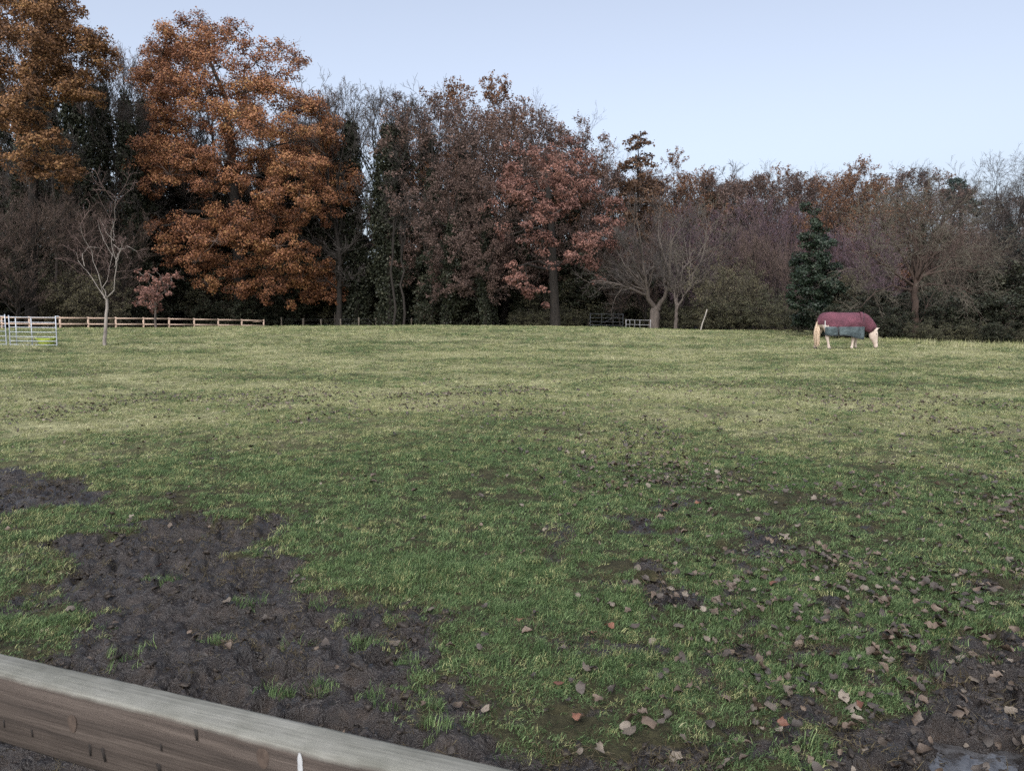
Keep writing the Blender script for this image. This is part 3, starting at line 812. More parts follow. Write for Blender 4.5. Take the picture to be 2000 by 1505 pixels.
for k_, px in enumerate(range(1130, 2080, 42)):
    top = float(np.interp(px, [1130, 1300, 1500, 1700, 1850, 1950, 2080], [330, 350, 362, 350, 392, 400, 380]))
    plant('dull_tree' if k_ % 3 else 'bare_tree2', px + rng.uniform(-10, 10), top + rng.uniform(-6, 14), 100 + rng.uniform(-3, 6), 'distant half bare tree on the skyline ' + rzone(px), group='distant trees right hand wood', wide=1.35)
for k_, px in enumerate(range(1240, 1760, 48)):
    plant('purple_tree', px + rng.uniform(-12, 12), rng.uniform(425, 470), 80 + rng.uniform(-3, 3) - (px - 1240) * 0.03, 'mauve twigged young tree packed in ' + rzone(px), group='mauve young trees', wide=1.5)
# far left
for px, top, d in ((-20, 330, 64), (25, 345, 66), (-80, 300, 66)):
    plant('purple_tree2', px, top, d, 'grey twiggy thicket tree behind the hurdle pen', group='twiggy trees behind the pen', wide=1.5)
for px, top, d in ((150, 360, 76), (235, 380, 74), (185, 400, 72)):
    plant('purple_tree2', px, top, d, 'slender bare tree behind the white barked sapling', group='slender trees behind the sapling', wide=1.2)

# shaded understorey
i = 0
for px in range(-140, 1300, 34):
    d = 88 if px < 1050 else 80
    if px < 300: d = 74 + (px + 140) * 0.02
    key = 'shrub' if i % 3 else 'evergreen_shrub'
    plant(key, px + rng.uniform(-12, 12), rng.uniform(490, 560), d + rng.uniform(-3, 5), 'dark tangled shrub in the shade ' + zone(px), 'shrub', 'understorey shrubs along the wood', wide=1.3, name='shrub')
    if i % 2 == 0:
        plant('evergreen_shrub', px + 15, rng.uniform(430, 520), d + 9, 'dark evergreen bush deeper in the wood, ' + zone(px), 'shrub', 'understorey bushes deep in the wood', wide=1.2)
    i += 1
for px, top, d, key in ((1330, 590, 66, 'shrub'), (1365, 585, 64, 'shrub'), (1400, 575, 60, 'shrub'), (1445, 570, 58, 'shrub'), (1490, 560, 56, 'shrub'), (1530, 570, 52, 'shrub'), (1560, 580, 48, 'shrub'), (1300, 580, 72, 'shrub'), (1260, 575, 76, 'shrub')):
    plant(key, px, top, d, 'low grey scrub bush by the leaning pole', 'shrub', 'scrub by the leaning pole', wide=1.3)
for px, top, d in ((1425, 500, 60), (1390, 530, 64), (1460, 525, 58)):
    plant('olive_shrub', px, top, d, 'olive green twiggy bush behind the leaning pole', 'shrub', 'olive bushes behind the leaning pole', wide=1.0)
for px, top, d in ((1655, 520, 44), (1680, 560, 42), (1625, 545, 43)):
    plant('olive_shrub', px, top, d, 'olive bush with pale twigs beside the holly', 'shrub', 'olive bushes beside the holly', wide=0.9)
for px, top, d in ((1720, 560, 42), (1755, 575, 41), (1700, 590, 39), (1830, 560, 46), (1740, 610, 37), (1640, 590, 40), (1670, 600, 38)):
    plant('evergreen_shrub', px, top, d, 'dark hedge bush behind the rugged horse', 'shrub', 'hedge bushes behind the horse', wide=1.4)
for px, top, d in ((1850, 590, 37), (1885, 575, 38), (1925, 570, 37), (1965, 575, 36), (2010, 570, 35), (2060, 580, 34), (1800, 620, 35.5), (1840, 625, 34.5), (1900, 620, 34), (1950, 625, 33), (2000, 630, 32.5)):
    plant('evergreen_shrub' if px % 20 else 'shrub', px, top, d, 'dense dark bramble bank at the edge of the field', 'bramble', 'brambles along the right hand hedge', wide=1.5, name='bramble_bush')
plant('evergreen_shrub', 872, 480, 76, 'green leafy evergreen bush standing out among bare stems', 'shrub', wide=1.0)
plant('evergreen_shrub', 900, 545, 76, 'low green bush at the foot of the evergreen bush mid wood', 'shrub', wide=1.2)
for px, top, d in ((150, 520, 70), (190, 540, 69), (115, 540, 70)):
    plant('olive_shrub', px, top, d, 'yellowing bush behind the fence by the white barked sapling', 'shrub', 'yellowing bushes behind the fence', wide=1.4)

for px, top, d in ((1050, 600, 72), (1085, 595, 71.5), (1120, 598, 72), (1015, 602, 73)):
    plant('shrub', px, top, d, 'dark low bush hiding the foot of the russet oak', 'shrub', 'bushes at the foot of the russet oak', wide=1.5)
for px, top, d in ((440, 585, 81), (475, 580, 79), (505, 588, 81), (400, 592, 82), (545, 590, 82)):
    plant('evergreen_shrub', px, top, d, 'dark low bush hiding the foot of the copper oak', 'shrub', 'bushes at the foot of the copper oak', wide=1.5)
# ---- conifers
def conifer(name, loc, H, wide, seed, label, leaf, droop=-0.15, nwh=26, low=0.15, nleaf=9000, size=0.22, power=0.9, bark=BARK_DARK, gap=0.0, fluff=0.22):
    g = np.random.default_rng(seed)
    t = thing(name, loc, label, 'tree')
    mb = MB()
    z = np.linspace(0, H, 9); tp = np.zeros((1, 9, 3)); tp[0, :, 2] = z; tp[0, 1:, :2] = np.cumsum(g.normal(size=(8, 2)) * 0.05, 0)
    mb.add(*tubes(tp, (H * 0.016 * np.linspace(1, 0.08, 9))[None], 7))
    n = nwh * 5
    f = low + (1 - low) * np.sort(g.uniform(0, 1, n)) ** 0.9
    P = np.stack([np.interp(f * H, z, tp[0, :, 0]), np.interp(f * H, z, tp[0, :, 1]), f * H], -1)
    az = np.arange(n) * 2.4 + g.normal(size=n) * 0.2
    L = wide * np.maximum((1 - (f - low) / (1 - low)) ** power, 0.04) * g.uniform(0.65, 1.15, n)
    el = g.normal(size=n) * 0.12 + 0.25 * f
    D = np.stack([np.cos(az) * np.cos(el), np.sin(az) * np.cos(el), np.sin(el)], -1)
    p1 = march(g, P, D, L, 5, 0.08, droop)
    r1 = np.maximum(0.012 * L, 0.01)[:, None] * np.linspace(1.6, 0.5, 6)[None]
    mb.add(*tubes(p1, r1, 3))
    mb.obj('trunk', bark, t, smooth=True)
    bi = g.choice(n, nleaf, p=L / L.sum()); s = np.sqrt(g.uniform(0.02, 1, nleaf)) * 4.999; ii = s.astype(int); ff = (s - ii)[:, None]
    Q = p1[bi, ii] * (1 - ff) + p1[bi, ii + 1] * ff
    Q = Q + g.normal(size=Q.shape) * np.array([1, 1, 0.55]) * fluff * (0.35 + 0.65 * L[bi] / L.max())[:, None]
    lm = MB(); add_leaves(lm, g, Q, size, 0.45 + g.normal(size=nleaf) * 0.22)
    lm.obj('crown', leaf, t, attr='tint')['kind'] = 'stuff'
    return t
conifer('larch_tree', spot(1241, 80), top_height(1241, 260, 80), 3.4, 201, 'dark spire of a larch with ragged brown top above the russet wood', LEAF_LARCH, -0.1, 20, 0.3, 10000, 0.26, 0.3, fluff=0.32)
HOL = [(1590, 412, 13, .8), (1598, 440, 20), (1580, 468, 22), (1612, 476, 20), (1592, 508, 30), (1572, 538, 25), (1616, 528, 25), (1600, 560, 32), (1562, 570, 25), (1632, 570, 26), (1586, 602, 28), (1622, 606, 26), (1552, 592, 17), (1648, 596, 17), (1600, 630, 26), (1570, 630, 18)]
b = spot(1594, 43)
T = np.array([at(x, y, 43) for x, y in ((1594, 664), (1594, 600), (1596, 530), (1594, 460), (1590, 405))]) - np.array(b); T[0] = (0, 0, -0.1)
lobes_tree('holly_tree', b, T, [0.16, 0.13, 0.10, 0.06, 0.02], lobes_px(HOL, 43, b, 1.5, 1594, 0.8, 12, 1.05), 26, 'dark glossy green holly standing right behind the rugged horse', LEAF_HOLLY, 26000, 0.13, nsub=14, twig=TWIG_GREY)
conifer('conifer_tree', spot(1968, 66), top_height(1968, 425, 66), 3.0, 203, 'blue green conifer below the tall bare tree', LEAF_PINE, -0.05, 26, 0.05, 8000, 0.26, 0.8)
PINE = [(1870, 366, 18), (1852, 375, 14), (1888, 380, 16), (1900, 398, 14), (1868, 392, 12), (1905, 415, 14)]
b = spot(1875, 80)
T = np.array([at(x, y, 80) for x, y in ((1875, 655), (1876, 560), (1878, 470), (1876, 410), (1872, 372))]) - np.array(b); T[0] = (0, 0, -0.1)
lobes_tree('pine_tree', b, T, [0.3, 0.24, 0.2, 0.15, 0.06], lobes_px(PINE, 80, b, 2.0, 1875, 0.7, 8), 24, 'flat topped dark green pine on the skyline', LEAF_PINE, 6000, 0.2, flat=0.5, twig=TWIG_GREY)

# ---- trees drawn limb by limb
def limbed_tree(name, base_px, d, limbs, seed, label, bark, twig, cat='tree', n2=8, n3=6, n4=4, q2=0.6, q3=0.5, q4=0.55, up=0.04, a2=0.8, rm=0.006, depth=0.45, mirror=0.6, wob=0.15, fine2=False):
    """limbs: list of (polyline in picture points, r0, r1, sideways depth)"""
    g = np.random.default_rng(seed)
    loc = spot(base_px, d)
    t = thing(name, loc, label, cat)
    mb = MB(); tw = MB(); L1 = []; R1 = []
    for n_, (pl, r0, r1) in enumerate(limbs):
        a = np.array(pl, float)
        s = np.linspace(0, len(a) - 1, 9); q = np.stack([np.interp(s, np.arange(len(a)), a[:, 0]), np.interp(s, np.arange(len(a)), a[:, 1])], -1)
        ln = np.hypot(np.diff(a[:, 0]), np.diff(a[:, 1])).sum() * d / FPX
        dy = 0.0 if n_ == 0 else g.uniform(-1, 1) * depth * ln
        u = np.linspace(0, 1, 9)
        W = np.array([at(q[i, 0], q[i, 1], d + dy * u[i] ** 1.2) for i in range(9)]) - np.array(loc)
        if n_ == 0: W[0, 2] = -0.06
        W[1:-1] += g.normal(size=(7, 3)) * 0.012 * ln
        rr = np.linspace(r0, r1, 9)
        L1.append(W); R1.append(rr)
        if n_ > 0 and g.uniform() < mirror:
            p0 = W[0]; rel = W - p0; ang = g.choice([-1, 1]) * g.uniform(1.0, 1.9)
            c_, s_ = math.cos(ang), math.sin(ang)
            M = np.array([[c_, -s_, 0], [s_, c_, 0], [0, 0, 1]])
            L1.append(p0 + rel @ M.T * g.uniform(0.7, 1.0)); R1.append(rr * 0.9)
    L1 = np.array(L1); R1 = np.array(R1)
    mb.add(*tubes(L1, R1, 7))
    p2, r2 = sprout(g, L1[1:], R1[1:], n2, 0.25, 1.0, q2, a2, 5, wob, up, 0.55, rm * 1.8)
    (tw if fine2 else mb).add(*tubes(p2, r2, 4))
    mb.obj('trunk', bark, t, smooth=True)
    p3, r3 = sprout(g, p2, r2, n3, 0.2, 1.0, q3, 0.75, 4, wob, up, 0.6, rm * 1.3)
    p4, r4 = sprout(g, p3, r3, n4, 0.2, 1.0, q4, 0.7, 2, 0.2, up, 0.7, rm)
    tw.add(*tubes(p3, r3, 3)); tw.add(*tubes(p4, r4, 3))
    tw.obj('twigs', twig, t, smooth=True)['kind'] = 'stuff'
    return t, p4

limbed_tree('bare_oak', 1277, 66, [
    ([(1276, 645), (1278, 625), (1281, 606), (1282, 600)], 0.50, 0.40),
    ([(1281, 604), (1272, 588), (1262, 560), (1255, 520), (1250, 470), (1244, 430)], 0.22, 0.03),
    ([(1283, 604), (1295, 585), (1304, 556), (1306, 510), (1318, 460), (1330, 425)], 0.23, 0.03),
    ([(1268, 578), (1240, 566), (1210, 556), (1180, 548), (1150, 552)], 0.12, 0.025),
    ([(1262, 560), (1235, 530), (1210, 500), (1195, 470)], 0.11, 0.02),
    ([(1304, 556), (1335, 525), (1365, 495), (1390, 450)], 0.12, 0.025),
    ([(1306, 520), (1290, 480), (1285, 440), (1290, 410)], 0.11, 0.02),
    ([(1300, 570), (1330, 555), (1365, 545), (1395, 520)], 0.10, 0.02)],
    301, 'bare spreading tree with stout forked pale trunk behind the low white gate', BARK_GREY, TWIG_GREY, n2=12, n3=8, n4=5, up=0.07, rm=0.010)
limbed_tree('bare_tree', 1320, 64, [
    ([(1319, 645), (1320, 628), (1321, 615), (1321, 605)], 0.17, 0.13),
    ([(1321, 606), (1317, 585), (1318, 560), (1322, 530), (1318, 490)], 0.12, 0.03),
    ([(1321, 608), (1332, 585), (1345, 565), (1360, 550), (1385, 545)], 0.12, 0.03),
    ([(1345, 565), (1355, 535), (1372, 500), (1380, 450), (1385, 420)], 0.09, 0.02)],
    302, 'slim twin stemmed bare tree next to the stout forked tree', BARK_GREY, TWIG_OLIVE, n2=10, n3=7, rm=0.010)
limbed_tree('hawthorn_tree', 1788, 38, [
    ([(1788, 668), (1788, 630), (1787, 590), (1786, 565), (1790, 545)], 0.19, 0.12),
    ([(1789, 552), (1815, 535), (1845, 526), (1880, 525), (1906, 532)], 0.085, 0.02),
    ([(1788, 562), (1808, 515), (1838, 482), (1870, 464), (1905, 450)], 0.07, 0.015),
    ([(1790, 546), (1800, 495), (1796, 455), (1790, 415), (1795, 390)], 0.075, 0.015),
    ([(1788, 548), (1762, 503), (1742, 467), (1720, 440), (1700, 415)], 0.07, 0.015),
    ([(1786, 565), (1752, 532), (1724, 526), (1700, 548)], 0.055, 0.012),
    ([(1790, 545), (1825, 470), (1850, 430), (1870, 400)], 0.06, 0.012),
    ([(1790, 645), (1806, 610), (1816, 585), (1830, 560)], 0.05, 0.015),
    ([(1787, 555), (1775, 490), (1765, 440), (1760, 405)], 0.06, 0.012),
    ([(1788, 560), (1742, 525), (1700, 495), (1668, 478)], 0.06, 0.010),
    ([(1790, 550), (1850, 505), (1900, 490), (1938, 502)], 0.06, 0.010),
    ([(1788, 560), (1832, 556), (1880, 562), (1918, 585)], 0.05, 0.010),
    ([(1786, 568), (1745, 558), (1705, 572), (1682, 600)], 0.05, 0.010)],
    303, 'gnarled wide crowned leafless thorn tree rising from the hedge beyond the horse', BARK_RUST, TWIG_OLIVE, n2=10, n3=8, n4=4, up=-0.01, rm=0.007, a2=1.0, q2=0.62, q3=0.6)
sap, tips = limbed_tree('birch_sapling', 205, 29.6, [
    ([(205, 680), (206, 650), (207, 615), (208, 585), (208, 578)], 0.072, 0.042),
    ([(207, 584), (190, 560), (172, 530), (155, 512), (148, 492)], 0.015, 0.004),
    ([(207, 578), (203, 562), (212, 535), (218, 505), (221, 480)], 0.014, 0.004),
    ([(208, 582), (222, 562), (225, 542), (222, 500), (221, 470), (222, 440), (228, 415), (227, 385)], 0.021, 0.003),
    ([(221, 500), (205, 470), (195, 450), (190, 430)], 0.012, 0.004),
    ([(222, 470), (207, 455), (195, 425)], 0.012, 0.004),
    ([(224, 522), (236, 490), (240, 470)], 0.016, 0.006),
    ([(222, 478), (236, 488), (250, 480), (268, 492)], 0.014, 0.005),
    ([(165, 520), (160, 498), (175, 480), (200, 485)], 0.014, 0.005)],
    304, 'slender white barked sapling with bare forked branches standing in the field', BARK_PALE, TWIG_RED, n2=6, n3=5, n4=4, q2=0.5, q3=0.5, rm=0.0036, depth=0.35, mirror=0.2, up=0.02, wob=0.14, fine2=True)
# small red leaved sapling by the fence
RED = [(300, 570, 26), (282, 545, 14), (315, 545, 18), (270, 530, 8), (304, 528, 8), (285, 575, 20), (322, 570, 14), (305, 592, 18), (275, 590, 13), (328, 555, 9)]
b = spot(303, 60)
T = np.array([at(x, y, 60) for x, y in ((303, 648), (303, 625), (304, 605), (302, 580), (298, 555))]) - np.array(b); T[0] = (0, 0, -0.08)
lobes_tree('red_sapling', b, T, [0.10, 0.085, 0.075, 0.05, 0.02], lobes_px(RED, 60, b, 1.3, 302, 0.8, 9), 25, 'small round sapling with dusky red leaves in front of the timber fence', LEAF_RUSSET, 2600, 0.16, bark=BARK_GREY, nsub=7)
# thin pale stems in the wood
for sx, pl in ((110, [(112, 610), (112, 560), (109, 500), (106, 440), (108, 380), (100, 330)]), (62, [(75, 600), (60, 560), (58, 520), (66, 450), (72, 420)]), (770, [(768, 640), (770, 560), (767, 500), (771, 440), (776, 400)]), (786, [(788, 640), (786, 560), (784, 500), (790, 450)]), (830, [(840, 640), (842, 560), (838, 505), (828, 470), (826, 430), (832, 400)])):
    d = 70 if sx < 200 else 74
    limbed_tree('birch_tree', sx, d, [(pl, 0.13, 0.05), (pl[2:], 0.07, 0.02), ([pl[3], (pl[3][0] + 22, pl[3][1] - 50)], 0.05, 0.015), ([pl[3], (pl[3][0] - 20, pl[3][1] - 45)], 0.05, 0.015)], 400 + sx,
                {110: 'thin pale birch stem left of the white barked sapling', 62: 'crooked pale stem behind the hurdle pen', 770: 'thin birch stem under the ivy columns', 786: 'leaning birch stem beside the thin birch', 830: 'curved pinkish bare stem in the mid wood'}[sx],
                BARK_DARK if sx > 700 else BARK_GREY, TWIG_GREY, n2=5, n3=4, n4=3, rm=0.009)

# ================================================================== FENCES AND GATES
NEWWOOD = simple_mat('new_timber', (0.31, 0.225, 0.17), (0.46, 0.35, 0.28), 5, 0.75, (1, 1, 0.3), 0.002)
OLDWOOD = simple_mat('old_post_wood', (0.09, 0.075, 0.06), (0.18, 0.155, 0.125), 8, 0.9, (1, 1, 0.2), 0.004)
GALV = simple_mat('galvanised_steel', (0.25, 0.275, 0.31), (0.42, 0.45, 0.49), 12, 0.45, None, 0.0, 0.4)
WHITEP = simple_mat('white_paint', (0.17, 0.17, 0.175), (0.29, 0.29, 0.295), 6, 0.6)
WIRE = simple_mat('fence_wire', (0.10, 0.10, 0.10), (0.16, 0.16, 0.16), 5, 0.6, None, 0, 0.5)

def fence_points():
    px = [-60, 3, 57, 117, 172, 226, 280, 330, 379, 426, 472, 515]
    dd = np.interp(px, [-60, 117, 300, 515], [61, 62.5, 67, 76])
    return [(p, d) for p, d in zip(px, dd)]
FP = [spot(p, d) for p, d in fence_points()]
# where the picture shows the rail tops, so the fence follows the fall of the ground
fen = thing('timber_fence', FP[0], 'new pinkish timber post and rail fence turning a corner at the field edge', 'fence')
o0 = np.array(FP[0])
tops = np.interp([p for p, d in fence_points()], [-60, 57, 300, 515], [617.5, 618.5, 620.5, 624.5])
PT = []
for (p, d), t_ in zip(fence_points(), tops):
    w_ = at(p, t_, d); PT.append(w_)
ret = []   # the second side, running back from the corner
cpx = [515, 484, 452, 418, 381, 355, 333]
cdd = [76, 79, 82.5, 86, 90, 94, 98]
ctp = [624.5, 628.2, 630.5, 632.2, 633.5, 634.3, 635]
RT = [at(p, t_, d) for p, t_, d in zip(cpx, ctp, cdd)]
for run in (PT, RT):
    for i_, p in enumerate(run):
        if run is RT and i_ == 0: continue
        gz_ = gz(p[0], p[1])
        mb = MB(); mb.add(*box(-0.065, 0.065, -0.065, 0.065, min(gz_, p[2] - 1.15) - 0.25 - p[2], 0.03))
        q = mb.obj('post', NEWWOOD, fen, loc=tuple(p - o0)); bevel(q, 0.01, 1)
    for a_, b_ in zip(run[:-1], run[1:]):
        for drop in (0.07, 0.56) if run is PT else (0.07, 0.56):
            off = np.array([0, -0.085 if run is PT else 0.085, -drop])
            e = (b_ - a_) * 0.004
            mb = MB(); mb.add(*beam(a_ + off + e - o0, b_ + off - e - o0, 0.04, 0.115))
            mb.obj('rail', NEWWOOD, fen)
# bottom board of the first bays
for a_, b_ in zip(PT[:6], PT[1:7]):
    off = np.array([0, -0.085, -1.03]); mb = MB(); mb.add(*beam(a_ + off + (b_ - a_) * 0.004 - o0, b_ + off - (b_ - a_) * 0.004 - o0, 0.04, 0.09)); mb.obj('rail', NEWWOOD, fen)

def wire_fence(posts, hgt, rad, label, wires, name):
    base = np.array(posts[0]); t = thing(name, tuple(base), label, 'fence')
    for i_, p in enumerate(posts):
        p = np.array(p); lean = rng.normal(size=2) * 0.03
        h_ = hgt * rng.uniform(0.92, 1.08)
        mb = MB(); mb.add(*tubes(np.array([[[0, 0, -0.3], [lean[0] * .5, lean[1] * .5, h_ * .5], [lean[0], lean[1], h_], [lean[0], lean[1], h_ + 0.01]]]), np.array([[rad, rad, rad * 0.95, 0.01]]), 7))
        mb.obj('post', OLDWOOD, t, loc=tuple(p - base))
    for wz in wires:
        P = np.array([np.array(p) - base + np.array([0, -rad, wz]) for p in posts])
        mb = MB()
        for a_, b_ in zip(P[:-1], P[1:]):
            mb.add(*tubes(np.array([[a_, (a_ + b_) / 2 - np.array([0, 0, 0.02]), b_]]), np.full((1, 3), 0.006), 3))
        mb.obj('wire', WIRE, t)
tall = [-20, 55, 135, 214, 297, 378, 457, 527, 594, 654, 714, 771, 826, 875, 922, 965, 1012, 1057, 1092, 1128, 1149]
wire_fence([spot(p, float(np.interp(p, [-20, 300, 527, 1149], [70, 79, 85, 78]))) for p in tall], 1.95, 0.06, 'tall grey post and wire fence along the foot of the wood', (0.5, 1.0, 1.45, 1.85), 'wire_fence')
short = [549, 591, 627, 664, 700, 734, 768, 803, 838, 873, 908, 943]
wire_fence([spot(p, 80 - 0.004 * (p - 549)) for p in short], 1.15, 0.075, 'low stake and wire fence just past the brow of the field', (0.35, 0.65, 0.95, 1.1), 'stake_fence')

def bar_gate(name, p0, p1, h, nb, r, mat, label, cat, ups=(), lug=False, legs=0.0, brace=False):
    """tubular gate or hurdle between two ground points"""
    p0 = np.array(p0, float); p1 = np.array(p1, float)
    t = thing(name, tuple(p0), label, cat)
    v = p1 - p0
    for e, f in ((0.0, 'upright'), (1.0, 'upright')):
        mb = MB(); b_ = v * e
        mb.add(*tubes(np.array([[b_ + [0, 0, -0.04], b_ + [0, 0, h * 0.5], b_ + [0, 0, h], b_ + [0, 0, h + 0.004]]]), np.array([[r * 1.5, r * 1.5, r * 1.5, 0.002]]), 8)); mb.obj(f, mat, t, smooth=False)
    zs = legs + 0.04 + (h - legs - 0.10) * np.linspace(0, 1, nb) ** 1.12
    for z in zs:
        mb = MB(); mb.add(*tubes(np.array([[v * 0.0 + [0, 0, z], v * 0.5 + [0, 0, z - 0.004], v + [0, 0, z]]]), np.full((1, 3), r), 6)); mb.obj('bar', mat, t, smooth=True)
    for u in ups:
        b_ = v * u
        mb = MB(); mb.add(*beam(b_ + [0, 0.0, -0.03], b_ + [0, 0, h - 0.06], 0.035, 0.012, up=(0, 1, 0))); mb.obj('strut', mat, t)
    if brace:
        mb = MB(); mb.add(*beam(v * 0.02 + [0, 0.03, zs[0]], v * 0.98 + [0, 0.03, zs[-1]], 0.03, 0.012, up=(0, 1, 0))); mb.obj('brace', mat, t)
    if lug:
        d_ = nrm(v); mb = MB(); mb.add(*tubes(np.array([[v + [0, 0, h - 0.02], v + d_ * 0.06 + [0, 0, h - 0.012], v + d_ * 0.12 + [0, 0, h - 0.02]]]), np.full((1, 3), 0.018), 6)); mb.obj('lug', mat, t)
    return t
HA, HB = spot(16, 28.8), spot(107.5, 29.0)
bar_gate('sheep_hurdle', HA, HB, 1.12, 7, 0.014, GALV, 'galvanised sheep hurdle with a yellow green trug behind it', 'hurdle', ups=(0.14, 0.47), lug=True)
HC_, HD = spot(8.5, 28.7), spot(-85, 29.6)
bar_gate('sheep_hurdle', HD, HC_, 1.15, 7, 0.014, GALV, 'galvanised sheep hurdle joined to the one with the trug, away from the sapling', 'hurdle', ups=(0.5,))
HE = spot(12, 30.6)
# yellow-green trug
TRUG = simple_mat('trug_plastic', (0.29, 0.36, 0.055), (0.40, 0.47, 0.09), 3, 0.45)
tp = spot(87, 29.35)
tb = thing('feed_trug', tp, 'yellow green flexible feed trug on the grass behind the hurdle', 'bucket')
n_ = 22; th = np.linspace(0, 2 * math.pi, n_, endpoint=False)
prof = [(0.0, 0.012), (0.23, 0.0), (0.25, 0.02), (0.31, 0.22), (0.325, 0.245), (0.315, 0.25), (0.30, 0.225), (0.235, 0.03), (0.0, 0.025)]
V = np.array([[r * math.cos(a) * (1 + 0.05 * math.cos(2 * a)), r * math.sin(a), z + (0.012 * math.cos(2 * a) if z > 0.2 else 0)] for r, z in prof for a in th])
ii = np.arange(len(prof) * n_).reshape(-1, n_)
mb = MB(); mb.add(V, np.stack([ii[:-1], np.roll(ii[:-1], -1, 1), np.roll(ii[1:], -1, 1), ii[1:]], -1).reshape(-1, 4)); mb.obj('tub', TRUG, tb, smooth=True)
for sgn in (-1, 1):
    u = np.linspace(0, math.pi, 9)
    mb = MB(); mb.add(*tubes(np.stack([sgn * (0.33 + 0.02 * np.sin(u)), 0.10 * np.cos(u), 0.24 + 0.07 * np.sin(u)], -1)[None], np.full((1, 9), 0.012), 6)); mb.obj('handle', TRUG, tb, smooth=True)
# distant gate, low white gate, leaning pole
bar_gate('field_gate', spot(1153, 69), spot(1217, 68), 1.35, 5, 0.022, simple_mat('dull_steel', (0.035, 0.038, 0.042), (0.065, 0.07, 0.078), 6, 0.5, None, 0, 0.4), 'dull grey five barred field gate at the foot of the wood', 'gate', ups=(0.35, 0.7), brace=True)
bar_gate('low_white_hurdle', spot(1223, 66), spot(1271, 65), 0.82, 3, 0.022, WHITEP, 'low white hurdle beside the stout forked trunk', 'hurdle', ups=(0.16, 0.36, 0.57))
pb_ = np.array(spot(1368, 54)); pt_ = at(1381, 604, 54) - pb_
lp = thing('leaning_pole', tuple(pb_), 'pale leaning pole standing alone at the far field edge', 'pole')
mb = MB(); mb.add(*tubes(np.array([[[0, 0, -0.15], pt_ * 0.33, pt_ * 0.7 + [0.02, 0, 0], pt_, pt_ * 1.002]]), np.array([[0.05, 0.047, 0.042, 0.036, 0.005]]), 8)); mb.obj('shaft', simple_mat('pale_pole', (0.19, 0.175, 0.155), (0.31, 0.285, 0.25), 6, 0.8, (1, 1, .3)), lp, smooth=True)

